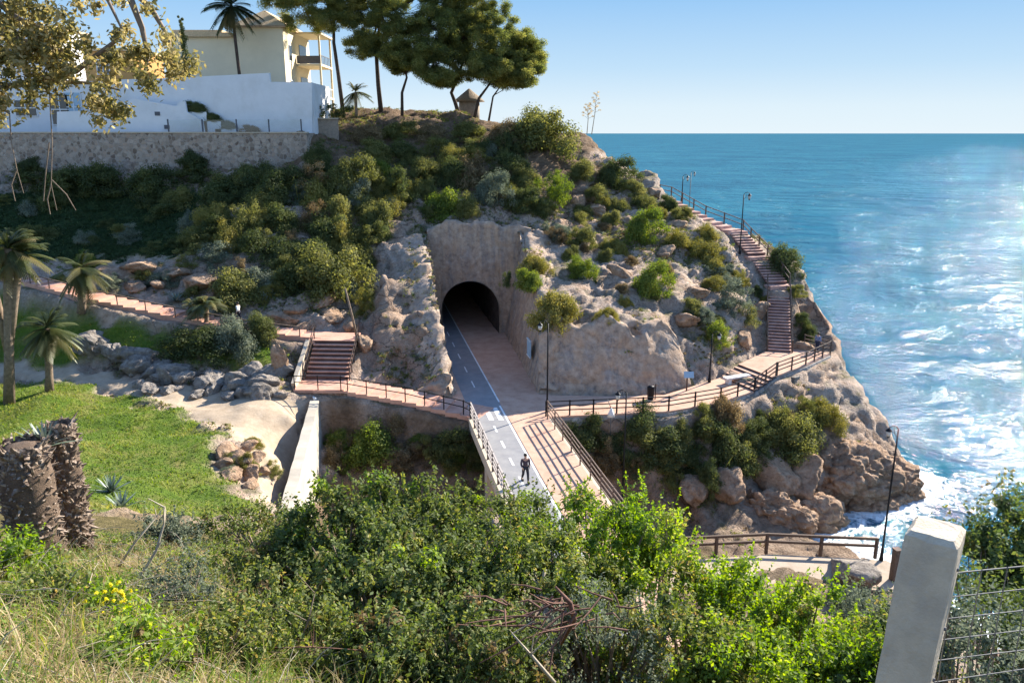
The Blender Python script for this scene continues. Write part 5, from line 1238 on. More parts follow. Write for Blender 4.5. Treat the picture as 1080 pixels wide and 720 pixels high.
for y, z, w_, h_ in ((99.5,28.2,1.1,1.7),(99.5,24.2,1.1,1.7)):
    mb = MB(); mb.box((xc+.01,y,z),(.12,w_+.2,h_+.2)); f_ = mb.build('window', M['white'], v); mb = MB(); mb.box((xc+.075,y,z),(.04,w_,h_)); mb.build('pane', M['dkglass'], f_)
for z in (27.2,23.4):
    mb = MB(); mb.box((xc+1.5,105.5,z-.1),(3.0,6.5,.25)); b_ = mb.build('balcony', M['cream'], v)
    mb = MB(); 
    for k in range(9): mb.box((xc+2.9,102.4+k*.78,z+.55),(.06,.06,1.0))
    mb.box((xc+2.9,105.5,z+1.05),(.08,6.5,.08)); mb.box((xc+1.5,102.3,z+.5),(2.9,.08,.9)); mb.build('balustrade', M['shutter'] if z > 25 else M['benchw'], b_)
    mb = MB(); mb.box((xc+.02,105.5,z+1.2),(.1,3.4,2.3)); mb.build('window', M['dkglass'], v)
mb = MB(); 
for y in (102.5,108.5): mb.box((xc+2.85,y,25.5),(.22,.22,10.4))
mb.box((xc+1.6,105.5,30.75),(3.2,6.7,.2)); mb.build('porch', M['cream'], v)
# white house at the left
v = thing('white_house', 'low white flat-roofed house with a glazed door above the stone wall', 'house', (-48,92,19))
x0, x1 = P(-60,110,90).x, P(132,110,90).x; zt_ = P(0,88,90).z
mb = MB(); mb.box(((x0+x1)/2,94,(zt_+18.5)/2),(x1-x0,8,zt_-18.5)); mb.build('wall', M['white'], v)
mb = MB(); mb.box(((x0+x1)/2,93.9,zt_+.1),(x1-x0+.5,8.5,.2)); mb.build('roof', M['white'], v)
def front_window(u0,u1,v0,v1,Y,mat,par):
    a, b = P(u0,v1,Y), P(u1,v0,Y); c2 = (a+b)/2; mb = MB(); mb.box((c2.x,Y-.03,c2.z),(b.x-a.x+.24,.14,b.z-a.z+.24)); f_ = mb.build('window', M['white'], par)
    mb = MB(); mb.box((c2.x,Y-.115,c2.z),(b.x-a.x,.05,b.z-a.z)); mb.build('pane', mat, f_)
    mb = MB(); mb.box((c2.x,Y-.15,c2.z),(.1,.05,b.z-a.z)); mb.box((c2.x,Y-.152,c2.z),(b.x-a.x,.05,.1)); mb.build('mullion', M['white'], f_)
front_window(57,71,100,131,90,M['dkglass'],v); front_window(73,84,98,128,90,M['panel'],v); front_window(18,37,106,122,90,M['dkglass'],v); front_window(100,110,102,118,90,M['dkglass'],v)
v = thing('ochre_house', 'ochre house showing behind the golden leaves at the far left', 'house', (-50,101,19))
a, b = P(88,60,100), P(142,60,100); zt_ = P(100,54,100).z
mb = MB(); mb.box(((a.x+b.x)/2,104,(zt_+18)/2),(b.x-a.x,8,zt_-18)); mb.build('wall', M['ochre'], v); mb = MB(); mb.box(((a.x+b.x)/2,104,zt_+.15),(b.x-a.x+.6,8.6,.3)); mb.build('roof', M['tiles'], v)
front_window(104,114,64,78,100,M['dkglass'],v)
v = thing('white_house', 'taller white house block at the left edge behind the golden tree', 'house', (-62,104,19))
a, b = P(-60,60,104), P(62,60,104); zt_ = P(0,30,104).z
mb = MB(); mb.box(((a.x+b.x)/2,108,(zt_+18)/2),(b.x-a.x,8,zt_-18)); mb.build('wall', M['white'], v); mb = MB(); mb.box(((a.x+b.x)/2,108,zt_+.12),(b.x-a.x+.5,8.4,.24)); mb.build('roof', M['tiles'], v)
front_window(8,24,48,68,104,M['dkglass'],v); front_window(38,50,48,68,104,M['dkglass'],v)
# little terrace wall and hedge right of the villas, hut under the pines
t = thing('terrace_wall', 'short pale wall under the dark hedge right of the garden wall', 'wall', (-19,91,18)); a, b = P(330,128,90), P(356,128,90)
mb = MB(); mb.box(((a.x+b.x)/2,90.2,18.9),(b.x-a.x,.4,3.2)); mb.build('wall', M['brownfence'], t); mb = MB(); mb.box(((a.x+b.x)/2,90.1,20.55),(b.x-a.x+.1,.6,.1)); mb.build('coping', M['concrete'], t)
def hedge(u0,u1,v0,v1,Y,mat,label):
    a, b = P(u0,v1,Y), P(u1,v0,Y); n = int((b.x-a.x)*5); C = np.column_stack([rng.uniform(a.x,b.x,n), rng.uniform(Y,Y+1.2,n), rng.uniform(a.z,b.z,n)]); o = link('hedge', mesh_of('hedge', leaves(C - np.array([a.x,Y,a.z]), np.full(n,.4), 90, .2)), M[mat]); o.location = (a.x,Y,a.z); tag(o, label, 'hedge')
hedge(331,372,112,122,90.8,'dark','dark clipped hedge between the villa and the tall leaning pine')
p = P(495,118,104); t = thing('thatched_hut', 'small hut with thatched cone roof under the seaward pines', 'hut', (p.x,p.y,p.z))
mb = MB(); mb.lathe([(2.0,1.2),(1.6,1.6),(.2,2.7),(.05,2.8)], p, 12); mb.build('roof', M['thatch'], t); mb = MB(); mb.lathe([(1.3,-1.2),(1.3,1.35)], p, 12); mb.build('wall', M['brownfence'], t)

# ------------------------------------------------------------------ people
def skin_obj(name, vs, es, rad, mat, parent, sub=2, root=0):
    me = bpy.data.meshes.new(name); me.from_pydata(vs, es, []); o = link(name, me, mat, parent)
    m1 = o.modifiers.new('skin', 'SKIN'); m1.use_smooth_shade = True; m1.branch_smoothing = .4
    for i, r_ in enumerate(rad):
        s = me.skin_vertices[0].data[i]; s.radius = (r_, r_) if not hasattr(r_, '__len__') else r_; s.use_root = (i == root)
    m2 = o.modifiers.new('sub', 'SUBSURF'); m2.levels = sub; m2.render_levels = sub; return o
def person(label, loc, rz, shirt, trousers, pose):
    r = thing('person', label, 'person', loc, rz); J = dict(pel=(0,0,.94), sp=(0,0,1.13), ch=(0,.01,1.33), nk=(0,.01,1.47), hd=(0,.03,1.58), ht=(0,.02,1.70),
       sL=(-.19,0,1.39), sR=(.19,0,1.39), eL=(-.26,-.02,1.12), eR=(.26,-.02,1.12), wL=(-.25,.10,.90), wR=(.25,.10,.90), hL=(-.10,0,.90), hR=(.10,0,.90), kL=(-.11,.04,.50), kR=(.11,-.02,.50), aL=(-.11,.0,.09), aR=(.11,-.06,.09), tL=(-.12,.15,.04), tR=(.12,.09,.04)); J.update(pose)
    names = list(J); ix = {k:i for i,k in enumerate(names)}
    es = [('pel','sp'),('sp','ch'),('ch','nk'),('nk','hd'),('hd','ht'),('ch','sL'),('ch','sR'),('sL','eL'),('sR','eR'),('eL','wL'),('eR','wR'),('pel','hL'),('pel','hR'),('hL','kL'),('hR','kR'),('kL','aL'),('kR','aR'),('aL','tL'),('aR','tR')]
    rad = dict(pel=(.14,.10), sp=(.12,.09), ch=(.14,.10), nk=.055, hd=(.085,.10), ht=(.06,.07), sL=.06, sR=.06, eL=.043, eR=.043, wL=.03, wR=.03, hL=.09, hR=.09, kL=.06, kR=.06, aL=.04, aR=.04, tL=.035, tR=.035)
    vs = [J[k] for k in names]; rr = [rad[k] for k in names]; E = [(ix[a],ix[b]) for a,b in es]
    for S_ in 'LR':                                     # palm, four fingers and a thumb
        w = Vector(J['w'+S_]); d = (w - Vector(J['e'+S_])).normalized(); sd = Vector((0,1,0)) if abs(d.y) < .8 else Vector((0,0,1)); sd = (sd - d*sd.dot(d)).normalized()
        k0 = len(vs); vs.append(tuple(w+d*.07)); rr.append((.036,.02)); E.append((ix['w'+S_], k0))
        for f_ in range(4):
            b0 = w + d*.10 + sd*(.03-.02*f_); b1 = b0 + d*(.07-.008*abs(f_-1)); k = len(vs); vs += [tuple(b0), tuple(b1)]; rr += [.0095,.008]; E += [(k0,k),(k,k+1)]
        k = len(vs); vs.append(tuple(w + d*.06 + sd*.06)); rr.append(.01); E.append((k0, k))
    skin_obj('body', vs, E, rr, M['skin'], r)
    sub = ['pel','sp','ch','sL','sR','eL','eR']; sx_ = {k:i for i,k in enumerate(sub)}; ws = dict(pel=(.165,.125), sp=(.15,.115), ch=(.165,.125), sL=.085, sR=.085, eL=.062, eR=.062)
    v2 = [J[k] for k in sub] + [tuple(Vector(J['eL']).lerp(Vector(J['wL']),.85)), tuple(Vector(J['eR']).lerp(Vector(J['wR']),.85))]
    skin_obj('jacket', v2, [(sx_[a],sx_[b]) for a,b in es if a in sx_ and b in sx_]+[(5,7),(6,8)], [ws[k] for k in sub]+[.045,.045], shirt, r)
    sub = ['pel','hL','hR','kL','kR']; sx_ = {k:i for i,k in enumerate(sub)}
    v3 = [J[k] for k in sub] + [tuple(Vector(J['kL']).lerp(Vector(J['aL']),.9)), tuple(Vector(J['kR']).lerp(Vector(J['aR']),.9))]
    skin_obj('trousers', v3, [(0,1),(0,2),(1,3),(2,4),(3,5),(4,6)], [(.16,.13),.11,.11,.08,.08,.062,.062], trousers, r)
    h = Vector(J['hd']); q = MB(); 
    bm = bmesh.new(); bmesh.ops.create_uvsphere(bm, u_segments=14, v_segments=9, radius=1)
    for v_ in bm.verts: v_.co = Vector((v_.co.x*.10, v_.co.y*.115, v_.co.z*.10)) + h + Vector((0,-.025,.055))
    me = bpy.data.meshes.new('hair'); bm.to_mesh(me); bm.free(); link('hair', me, M['hair'], r)
    q = MB(); q.add([tuple(h+Vector(o_)) for o_ in ((-.014,.095,.0),(.014,.095,.0),(0,.128,-.005),(0,.098,.04))], [(0,1,2),(0,2,3),(1,3,2),(0,3,1)])
    o = q.build('nose', M['skin'], r, origin=(0,0,0)); o.location = (0,0,0)
    for s_ in (-1,1):
        q = MB(); q.box(h+Vector((s_*.034,.100,.022)),(.026,.012,.012)); o = q.build('eye', M['hair'], r, origin=(0,0,0)); o.location = (0,0,0)
        q = MB(); q.box(J['tL' if s_ < 0 else 'tR']+np.array([0,-.06,.01]),(.10,.27,.09)); o = q.build('shoe', M['hair'], r, origin=(0,0,0)); o.location = (0,0,0)
    return r
walk = dict(kL=(-.11,.16,.52), aL=(-.11,.22,.10), tL=(-.11,.37,.07), kR=(.11,-.04,.50), aR=(.11,-.30,.13), tR=(.11,-.17,.05), eL=(-.27,-.12,1.13), wL=(-.25,-.02,.92), eR=(.27,.08,1.13), wR=(.24,.26,.98))
M['c_dark'] = cloth('dark_jacket', (.07,.05,.065)); M['c_black'] = cloth('black_trousers', (.03,.03,.04)); M['c_blue'] = cloth('blue_jacket', (.16,.21,.34)); M['c_white'] = cloth('white_top', (.7,.7,.68)); M['c_jean'] = cloth('dark_jeans', (.03,.04,.07))
person('person in a dark jacket walking on the cycle lane of the bridge', G(554,508,.0), math.pi+.25, M['c_dark'], M['c_black'], walk)
person('person in a blue grey jacket standing at the lookout corner of the headland', Vector((26.1,65.0,.9)), -1.0, M['c_blue'], M['c_jean'], {})
pw_ = PATH_L[4].lerp(PATH_L[5], .85); person('person in a white top on the upper left path behind the silver bush', Vector((pw_.x, pw_.y+.3, pw_.z+.05)), 1.3, M['c_white'], M['c_black'], walk)
# ------------------------------------------------------------------ foreground on the camera's own hillside
def branchy(mb, base, tips, r0, seedv=0):
    for t in tips:
        t = Vector(t); m_ = base.lerp(t, .5) + Vector((random.uniform(-.15,.15), random.uniform(-.15,.15), random.uniform(-.1,.12)))
        mb.tube([base, m_, t], [r0, r0*.6, r0*.25], 5, False)
def fore_bush(u, v, Y, rx, rz_, mat, label, ncl=70, nl=150, leaf=.075, up=.35, twigs=26, aspect=.5, rag=.35, second=None, droop=0, twmat='twig', ry=None):
    c = P(u, v, Y); gz_ = H(c.x, c.y); base = Vector((c.x, c.y, min(gz_, c.z)-.1)); root = thing('bush', label, 'bush', base)
    C = []; Rr = []; tips = []
    for i in range(ncl):
        d = unit(1)[0]; d[2] = abs(d[2])*1.0 - .25; d /= np.linalg.norm(d); k = random.uniform(.55, 1.0)*(1+random.uniform(-rag, rag)*.5)
        p = np.array([c.x + d[0]*rx*k, c.y + d[1]*(ry or rx)*k, c.z + d[2]*rz_*k]); C.append(p); Rr.append(random.uniform(.16,.36)*rx*.55)
        if i < twigs: tips.append(p + d*random.uniform(0,.25))
    t = leaves(C, Rr, nl, leaf, aspect, up, .85, (.15,1.1), None, .7, droop)
    # upright shoots that break the outline
    ns = ncl*5; q = np.array(C)[rng.integers(0, ncl, ns)] + unit(ns)*.18*rx; dd = unit(ns)*.55 + [0,0,.85]; dd /= np.linalg.norm(dd, axis=1)[:,None]
    sh = []; 
    for j in range(6):
        cc = q + dd*(.06+.055*j); sh.append(leaves(cc, np.full(ns,.035), 2, leaf*.9, aspect, .3, 1, (.3,1)))
    t = join([t]+sh)
    link('foliage', np_mesh('foliage', t[0]-np.array(base), t[1], t[2]), M[mat], root)
    if second:
        k2 = max(4, ncl//5); id2 = rng.choice(ncl, k2, replace=False)
        t = leaves(np.array(C)[id2]*1.0 + unit(k2)*.1 + [0,0,.08*rx], np.array(Rr)[id2]*.95, int(nl*.6), leaf*1.0, aspect, up, .85, (.5,1.15), None, .7); link('young_leaves' if second != 'dry' else 'withered_leaves', np_mesh('shoots', t[0]-np.array(base), t[1], t[2]), M[second], root)
    mb = MB(); branchy(mb, base + Vector((0,0,.1)), tips, .035*rx); 
    mb.build('branches', M[twmat], root); return root
FB = [ # u, v(centre), Y, rx, rz
 (300,610,12.8,1.25,1.05,'bushmix','olive drab bush right of the palm stumps with dry tips',dict(second='dry')),
 (366,590,12.6,1.3,1.25,'bushdk','dark glossy bush at the left end of the big thicket',dict(second='lime', leaf=.09)),
 (440,578,12.8,1.35,1.3,'bushmix','mixed green bush at the middle top of the thicket left of the bridge',dict(second='lime', leaf=.09)),
 (530,582,12.7,1.35,1.2,'bushmix','rusty tipped bush at the thicket top directly in front of the bridge',dict(second='lime')),
 (622,588,12.4,1.3,1.25,'lime','bright green bush right in front of the bridge footway',dict(second='bushmix')),
 (695,628,11.6,1.3,1.2,'lime','fresh green bush in front of the shaded pole',dict(second='bushmix')),
 (775,662,11.0,1.2,1.1,'lime','lime green bush below the beach fence',dict(second='yellow')),
 (848,692,10.2,1.05,1.05,'lime','brightest lime bush at the lower right left of the concrete post',dict(second='yellow')),
 (400,650,10.6,1.3,1.2,'bushdk','darkest bush at the bottom centre left',dict(second='bushmix', leaf=.09)),
 (480,640,10.9,1.3,1.1,'bushdk','deep green bush behind the dead root heap',dict(second='lime', leaf=.09)),
 (580,640,10.6,1.2,1.05,'bushmix','mid green bush just above the dead root heap',dict(second='lime')),
 (500,712,8.6,1.0,.85,'bushdk','dark twiggy bush at the bottom centre around the dead root',dict(nl=80, twigs=50, second='dry')),
 (410,725,8.2,.8,.7,'bushdk','small dark bush at the bottom edge left of the dead root',dict(second='dry')),
 (630,700,9.2,1.1,1.0,'grey','greyish twiggy bush at the bottom right of centre',dict(nl=80, twigs=70, leaf=.05, second='lime')),
 (715,705,9.2,1.0,1.0,'bushmix','mid-green bush at the bottom edge between grey twigs and lime bushes',dict(second='lime')),
 (790,735,8.6,.9,.8,'lime','leafy lime bush cut off by the bottom edge below the beach fence',dict(second='bushmix')),
 (890,735,8.8,.8,.7,'lime','small lime bush at the bottom edge left of the concrete post',dict(second='bushmix')),
 (920,672,12.0,.9,.8,'grey','blue-grey small-leaved bush left of the concrete post',dict(leaf=.05)),
 (940,715,9.0,.7,.7,'bushmix','small dull bush against the foot of the concrete post',dict(second='lime')),
 (1072,592,8.2,.62,.66,'bushdk','dark bush with sunlit yellow top behind the wire fence',dict(second='yellow', leaf=.06)),
 (1115,640,7.5,.7,.66,'bushdk','dark bush at the right edge behind the wire fence',dict(second='yellow')),
 (1030,665,6.2,.55,.5,'bushdk','dark weedy bush behind the lower part of the wire fence',dict(leaf=.05, ncl=40, nl=90)),
 (1050,700,4.6,.4,.35,'grey','grey weedy bush under the wire fence',dict(leaf=.035, ncl=40, nl=90)),
 (225,625,11.6,.8,.6,'bushmix','scruffy olive bush between the palm stumps and the thicket',dict(ncl=40, nl=80, second='dry')),
 (330,690,8.6,.75,.6,'bushmix','low bush at the lower left of the dark thicket',dict(ncl=40, nl=90, second='lime')),
 (170,580,15.0,.8,.6,'grey','grey-green bush just right of the rear palm stump',dict(ncl=40, nl=80)),
 (260,570,16.0,1.1,.7,'bushmix','loose bush in front of the lawn right of the curved dry stalk',dict(ncl=50, nl=70, second='dry')),
 (52,650,8.6,.6,.45,'bushmix','weedy bush at the lower left corner below the thick stump',dict(ncl=40, nl=80, second='dry')),
 (150,705,7.0,.5,.4,'lime','bright weed clump at the bottom left edge',dict(ncl=30, nl=70, second='dry')),
 (240,690,7.8,.55,.45,'bushmix','weedy clump at the bottom edge left of the dark thicket',dict(ncl=36, nl=80, second='lime')),
 (15,605,10.2,.5,.45,'lime','yellowish green weed bush at the left edge under the thick stump',dict(ncl=34, nl=70, second='yellow')),
 (275,650,9.6,.65,.5,'bushmix','olive weed bush between yellow flowers and dark thicket',dict(ncl=40, nl=80, second='dry')),
 (190,640,9.8,.55,.5,'grey','grey-green twiggy weed bush at the foot of the curved dry stalk',dict(ncl=34, nl=70, twigs=30, leaf=.05)),
 (110,660,8.6,.45,.35,'lime','small bright weed bush in front of the palm stumps',dict(ncl=26, nl=70))]
for (u, v, Y, rx, rz_, mt, lb, kw) in FB: fb_root = fore_bush(u, v, Y, rx, rz_, mt, lb, **kw)
# flowers on the small weed bush
C = [tuple(P(random.gauss(118,14), random.gauss(632,9), 8.4)) for _ in range(26)]
t = leaves(C, [.025]*26, 12, .035, .8, .5); base = Vector(C[0]); o = link('flowers', np_mesh('flowers', t[0]-np.array(fb_root.location), t[1], t[2]), M['flower'], fb_root); o['kind'] = 'stuff'
# dead root heap and dry stalks
p = P(575,645,8.3); t = thing('dead_root', 'heap of reddish dead roots lying in the dark bush at the bottom centre', 'dead wood', p)
mb = MB()
for k in range(44):
    a = p + Vector((random.gauss(.15,.3), random.gauss(0,.15), random.gauss(0,.12))); an = random.gauss(math.pi+.3, .8); L = random.uniform(.25,.8)
    b = a + Vector((math.cos(an)*L, random.gauss(0,.2)-.1, random.gauss(-.05,.16))); mb.tube([a, a.lerp(b,.5)+Vector((0,0,random.uniform(-.06,.08))), b], [.016*random.uniform(.5,1), .011, .004], 5, False)
mb.build('roots', M['redtwig'], t); mb = MB(); mb.tube([p+Vector((.2,.1,-.5)), p+Vector((.35,0,-.1)), p+Vector((.3,0,.12)), p+Vector((.12,-.02,.35))], [.03,.035,.03,.012], 7); mb.build('stump', M['redtwig'], t)
def dry_stalk(pts, r, label, mat='paletwig'):
    q = [P(*x) for x in pts]; mb = MB(); mb.tube(q, [r*(1-.7*i/(len(q)-1)) for i in range(len(q))], 6)
    for k in range(4):
        i = random.randrange(1, len(q)); b = q[i] + Vector((random.uniform(-.3,.3), random.uniform(-.1,.1), random.uniform(.05,.35))); mb.tube([q[i], b], [r*.4, r*.15], 5, False)
    o = mb.build('dry_stalk', M[mat], None, origin=q[0]); tag(o, label, 'stalk')
dry_stalk([(128,628,10.8),(150,605,10.9),(165,580,11),(173,552,11.1),(174,535,11.2)], .035, 'curved pale dry stalk rising right of the palm stumps')
dry_stalk([(120,605,11.6),(140,575,11.8),(165,545,12)], .025, 'straight pale dry stalk crossing behind the curved one')
dry_stalk([(310,690,8.2),(325,655,8.2),(332,625,8.3)], .015, 'thin upright twig at the left of the darkest bush', 'twig')
dry_stalk([(240,684,8),(330,682,8),(395,686,8)], .014, 'reddish twig lying level across the grass at lower left', 'redtwig')
dry_stalk([(585,720,7.5),(560,690,7.6),(540,668,7.8)], .025, 'forked pale branch at the bottom centre', 'paletwig')
dry_stalk([(575,600,10.6),(570,618,10.5),(582,630,10.4)], .03, 'bare branch sticking up behind the dead root heap', 'paletwig')
# palm stumps : trunks covered with old leaf bases
def stump(u, vt, vb, Y, wpx, label, lit=0):
    b = P(u, vb, Y); b.z = min(b.z, H(b.x,b.y)); tp = P(u, vt, Y); h = tp.z-b.z; r = wpx*Y/F/2*1.08; root = thing('palm_stump', label, 'palm stump', b-Vector((0,0,.2)))
    mb = MB(); mb.tube([b-Vector((0,0,.3)), b+Vector((0,0,h*.3)), b+Vector((0,0,h*.7)), b+Vector((0,0,h*.97)), b+Vector((0,0,h*1.0))], [r*1.0,r*.86,r*.9,r*.72,r*.25], 18); mb.build('trunk', M['bark'], root)
    mb = MB(); n = 1500
    for k in range(n):
        z = h*(k+.5)/n; an = k*2.39996 + random.uniform(-.15,.15); o_ = Vector((math.cos(an), math.sin(an), 0)); s = Vector((-o_.y, o_.x, 0)); rr = r*(.88 - .08*z/h)
        a = b + Vector((0,0,z)) + o_*rr*.92; w = random.uniform(.018,.06); L = random.choice((.05,.07,.09,.13,.2))*random.uniform(.7,1.3); tip = a + o_*L*random.uniform(.3,.8) + Vector((0,0,L*random.uniform(-.2,1.1))) + s*random.uniform(-.07,.07)
        mb.add([a-s*w-Vector((0,0,.03)), a+s*w-Vector((0,0,.03)), a+s*w*.9+Vector((0,0,.05)), a-s*w*.9+Vector((0,0,.05)), tip-s*w*.2, tip+s*w*.2], [(0,1,5,4),(3,4,5,2),(0,4,3),(1,2,5)])
    mb.build('leaf_bases', M['leafbase'], root)
    return root
m, nt, out = new_mat('old_leaf_bases'); pos = geo_pos(nt); nB = noise(nt, 9, 5, .7, pos)
principled(nt, out, ramp(nt, [(.32,(.07,.05,.038)),(.52,(.24,.18,.135)),(.74,(.55,.46,.37))], nB).outputs[0], .9, 0, bump(nt, nB, .5, .02), .15); M['leafbase'] = m
stump(42, 468, 588, 12.4, 58, 'thick shaggy palm stump nearest the left edge')
stump(81, 448, 572, 13.3, 34, 'taller thinner palm stump just behind the thick one')
# grass of the near slope
n = 70000; x = rng.uniform(-9, 6.5, n*3); y = 3.2 + 12.5*rng.random(n*3)**1.5; k = (np.abs(x) < y*.75+.6); x, y = x[k][:n], y[k][:n]
bx_ = np.clip(((x-X0)/ST).astype(int),0,NX-2); by_ = np.clip(((y-Y0)/ST).astype(int),0,NY-2); fx = (x-X0)/ST-bx_; fy = (y-Y0)/ST-by_
zz = (Zg[by_,bx_]*(1-fx)+Zg[by_,bx_+1]*fx)*(1-fy) + (Zg[by_+1,bx_]*(1-fx)+Zg[by_+1,bx_+1]*fx)*fy
bp = np.column_stack([x,y,zz-.02]); f = fbm(np.column_stack([x*.8,y*.8,0*x]), 3, 90) + rng.normal(0,.22,len(x)); leftm = x < 1.2
g1 = (f > .08); g2 = ~g1
def lean(n, s): d = unit(n)*s + [0,0,1]; return d/np.linalg.norm(d, axis=1)[:,None]
cl = np.clip(.45 + f*.9 + rng.normal(0,.2,len(x)), 0, 1)
o = link('grass', mesh_of('grass', blades(bp[g1], lean(g1.sum(), .6), rng.uniform(.12,.32,g1.sum()), rng.uniform(.008,.02,g1.sum()), .4, cl[g1])), M['blade']); tag(o, 'green grass on the near slope', 'grass', None, 'stuff')
o = link('dry_grass', mesh_of('dry_grass', blades(bp[g2], lean(g2.sum(), .9), rng.uniform(.15,.55,g2.sum()), rng.uniform(.007,.016,g2.sum()), .55)), M['straw']); tag(o, 'dry straw grass on the near slope', 'grass', None, 'stuff')
w = rng.random(len(x)) < .05; C = bp[w] + [0,0,.08]
o = link('weeds', mesh_of('weeds', leaves(C, rng.uniform(.06,.2,w.sum()), 34, .055, .55, .5, .7, (.1,1))), M['lime']); tag(o, 'broad-leaved weeds on the near slope', 'weeds', None, 'stuff')
w = rng.random(len(x)) < .02; C = bp[w] + [0,0,.12]
o = link('weeds', mesh_of('weeds', leaves(C, rng.uniform(.08,.25,w.sum()), 40, .05, .5, .5, .7, (.1,1))), M['bushmix']); tag(o, 'dull olive weeds on the near slope', 'weeds', None, 'stuff')
# tall tangled clumps
m_ = (x < .6) & (y > 3.4) & (y < 12) & (rng.random(len(x)) < .011); ctr = bp[m_]; per = 46
B = np.repeat(ctr, per, 0) + np.column_stack([rng.normal(0,.09,(len(ctr)*per,2)), np.zeros(len(ctr)*per)])
cr_ = np.repeat(rng.random(len(ctr)), per); st = cr_ < .5
for sel, nm, mt, lb in ((st,'dry_grass','straw','tall tangled straw clumps on the near slope'),(~st,'tall_grass','blade','tall green grass clumps on the near slope')):
    k = sel.sum(); o = link(nm, mesh_of(nm, blades(B[sel], lean(k, .75), rng.uniform(.3,1.0,k), rng.uniform(.007,.016,k), rng.uniform(.2,.9,k), None, 3)), M[mt]); tag(o, lb, 'grass', None, 'stuff')
# fallen straw stems
mb = MB()
for k in range(700):
    i = rng.integers(0, len(x)); 
    if x[i] > -.4: continue
    a = Vector(bp[i]) + Vector((0,0,random.uniform(.05,.3))); an = random.uniform(0, 6.28); L = random.uniform(.3,1.1); b = a + Vector((math.cos(an)*L, math.sin(an)*L*.5, random.uniform(-.15,.35))); mb.tube([a, a.lerp(b,.5)+Vector((0,0,.06)), b], [.006,.005,.002], 4, False)
o = mb.build('straw_stems', M['paletwig']); tag(o, 'fallen dry stems over the near slope', 'straw', None, 'stuff')

# ------------------------------------------------------------------ tree reaching in from the left
tb = P(-150, 560, 11.5); tb.z = H(tb.x, tb.y)-.2; root = thing('tree', 'tree with golden olive leaves reaching in from beyond the left edge', 'tree', tb)
mb = MB(); crot = P(-110, 170, 11.8); mb.tube([tb, tb.lerp(crot,.5)+Vector((.15,0,0)), crot], [.26,.2,.15], 9)
limbs = [[(-110,170,11.8),(-40,100,12),(40,85,12.2),(100,88,12.3),(125,95,12.4)], [(-110,170,11.8),(-50,60,12),(0,35,12),(50,50,12),(85,60,12)], [(-110,170,11.8),(-70,20,12),(-20,-10,12.2),(60,-15,12.4),(130,-20,12.5),(185,-8,12.6)],
         [(130,-20,12.5),(160,10,12.5),(178,40,12.5),(182,72,12.5)], [(-50,60,12),(-20,100,11.8),(10,120,11.7)], [(-20,-10,12.2),(20,20,12),(45,30,11.9)], [(40,85,12.2),(80,75,12),(120,45,12),(128,30,12)], [(130,-20,12.5),(150,30,12.4),(156,60,12.4),(150,88,12.4)], [(60,-15,12.4),(110,-8,12.2),(128,30,12)]]
for L in limbs: q = [P(*x_) for x_ in L]; mb.tube(q, [.055*(1-.75*i/(len(q)-1)) for i in range(len(q))], 6, False)
for L in ([(10,120,11.7),(12,150,11.7),(18,180,11.6),(25,204,11.6)], [(52,95,12.2),(55,150,12),(54,195,12),(60,222,12)], [(55,190,12),(70,205,12),(80,222,12)], [(54,195,12),(50,210,12),(53,226,12)], [(18,178,11.6),(12,195,11.6),(16,212,11.6)], [(52,150,12),(48,185,12),(46,212,12)]):
    q = [P(*x_) for x_ in L]; mb.tube(q, [.009,.008,.006,.004][:len(q)], 5, False)
mb.build('trunk', M['twig'], root)
C = []; Rr = []
blobs = [(10,20,40,30),(40,40,34,26),(20,60,40,32),(60,55,30,22),(5,-15,40,20),(50,10,30,12),(-10,90,34,14),(35,85,36,12),(-20,30,40,14),(75,75,24,9),(95,45,16,6),(110,90,14,7),(122,60,14,8),(128,36,10,5),(112,112,16,8),(128,118,12,6),(100,104,14,6),(150,55,10,5),(152,82,8,4),(176,40,5,4),(178,60,7,4),(182,78,5,3),(190,70,16,6),(202,66,8,3),(85,5,6,2),(100,2,6,2),(128,-5,8,3),(160,12,6,2),(5,100,20,8),(-10,125,18,6),(160,92,7,3),(140,50,8,3)]
for (u, v, r_, n_) in blobs:
    for k in range(n_): C.append(tuple(P(random.gauss(u, r_*.5), random.gauss(v, r_*.45), random.gauss(12.1,.35)))); Rr.append(random.uniform(.10,.22))
t = leaves(C, Rr, 44, .085, .5, .1, 1.1, (.1,1.1), None, .6, .5); link('crown', np_mesh('crown', t[0]-np.array(tb), t[1], t[2]), M['golden'], root)

# ------------------------------------------------------------------ concrete post and wire fence beside the camera
pt = P(988, 555, 2.02); root = thing('concrete_post', 'square concrete fence post with chamfered top close to the camera', 'post', (pt.x,pt.y,16.6))
bm = bmesh.new(); w = .069; rz = R(52)
def ring(z, s=1.0): return [(w*s*a_, w*s*b_, z) for a_, b_ in ((-1,-1),(1,-1),(1,1),(-1,1))]
zt_ = pt.z - 16.6; lev = [-.3, .2, .5, .8, zt_-.03, zt_]
vs_p = []; fs = []
NSEG = 9
def outline(z, s, chip):
    r_ = []
    for (ax_, ay_), (bx2, by2) in zip(((-1,-1),(1,-1),(1,1),(-1,1)), ((1,-1),(1,1),(-1,1),(-1,-1))):
        for k in range(NSEG):
            f_ = k/NSEG; px_, py_ = ax_+(bx2-ax_)*f_, ay_+(by2-ay_)*f_; e_ = max(0, 1-min(k, NSEG-k)*1.0)*.035 if True else 0
            e_ = .03 if k == 0 else 0; r_.append((px_*w*s*(1-e_), py_*w*s*(1-e_), z))
    return r_
zs = np.concatenate([np.linspace(-.3, zt_-.05, 26), [zt_-.02, zt_-.004]]); rows = [outline(z, 1 if i < 26 else (.97 if i == 26 else .80), 0) for i, z in enumerate(zs)]
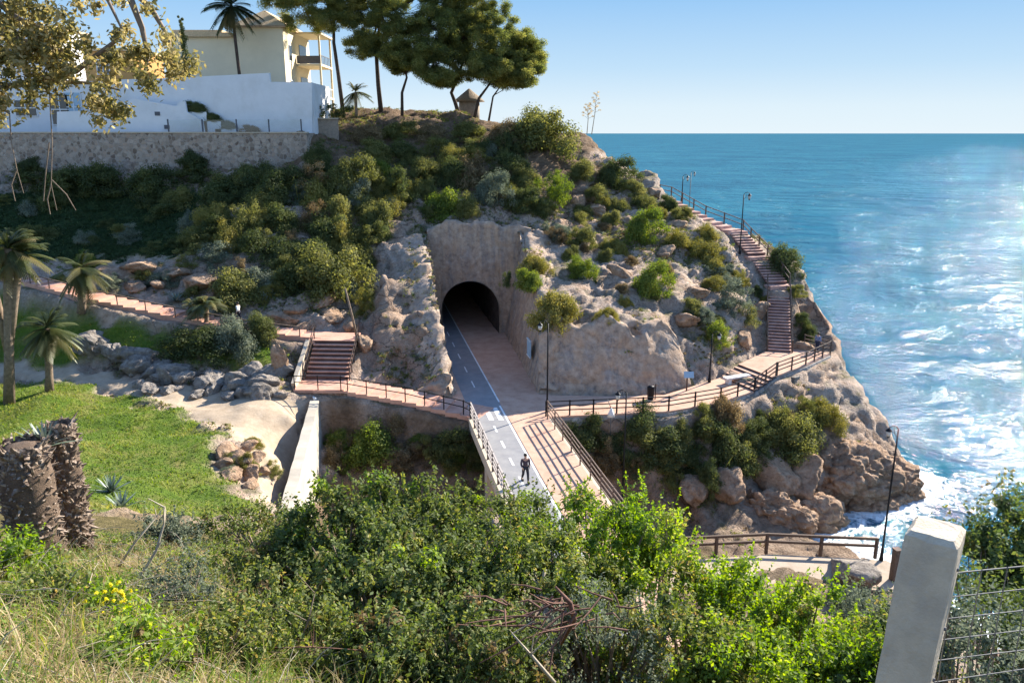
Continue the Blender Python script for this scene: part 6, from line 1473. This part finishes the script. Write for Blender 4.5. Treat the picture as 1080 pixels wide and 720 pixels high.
arr = np.array(rows).reshape(-1,3); arr += (unit(len(arr))*.0012) + np.column_stack([fbm(arr*40, 2, 5)*.0022, fbm(arr*40, 2, 6)*.0022, fbm(arr*30, 2, 7)*.004*(arr[:,2] > zt_-.06)])
nn_ = 4*NSEG; fs = [(i*nn_+k, i*nn_+(k+1)%nn_, (i+1)*nn_+(k+1)%nn_, (i+1)*nn_+k) for i in range(len(zs)-1) for k in range(nn_)]
mb = MB(); ca, sa = math.cos(rz), math.sin(rz); kx = .03
mb.add([(x_*ca-y_*sa + kx*(z_-zt_)*-0 + .05*(z_-zt_), x_*sa+y_*ca, z_) for x_, y_, z_ in arr], fs + [tuple(range((len(zs)-1)*nn_, len(zs)*nn_))])
o = mb.build('shaft', M['concrete'], root, origin=(0,0,0)); o.location = (0,0,0)
mb = MB()
for z in (zt_-.11, zt_-.30, zt_-.47):
    c_ = Vector((w*1.02*math.cos(rz-math.pi/2)*.0 + w*1.02*math.cos(rz-math.pi/2), w*1.02*math.sin(rz-math.pi/2), z)); c_.x += .05*(z-zt_); mb.tube([c_ - Vector((math.cos(rz-math.pi/2),math.sin(rz-math.pi/2),0))*.01, c_ + Vector((math.cos(rz-math.pi/2),math.sin(rz-math.pi/2),0))*.004], .006, 8)
o = mb.build('bolt_hole', M['shutter'], root, origin=(0,0,0)); o.location = (0,0,0)
root = thing('wire_fence', 'square mesh wire fence stretched right from the concrete post', 'fence', (pt.x+.05,pt.y,17))
a0 = Vector((pt.x+.045, pt.y+.03, 0)); a1 = a0 + Vector((2.6, .5, 0)); mb = MB(); ztop = P(1040,592,2.12).z
for k in range(9):
    z = ztop - .072*k - (.01 if k else 0); q = [a0.lerp(a1, i/6) + Vector((0,0,z - .012*math.sin(i*math.pi/6) + random.uniform(-.004,.004))) for i in range(7)]; mb.tube(q, .0017 if k else .0024, 5, False)
mb.build('line_wire', M['steel'], root); mb = MB()
for k in range(30):
    c_ = a0.lerp(a1, (k+.6)/30); mb.tube([c_+Vector((random.uniform(-.004,.004),0,ztop)), c_+Vector((0,0,ztop-.28)), c_+Vector((random.uniform(-.006,.006),0,ztop-.59))], .0016, 5, False)
mb.build('stay_wire', M['steel'], root)
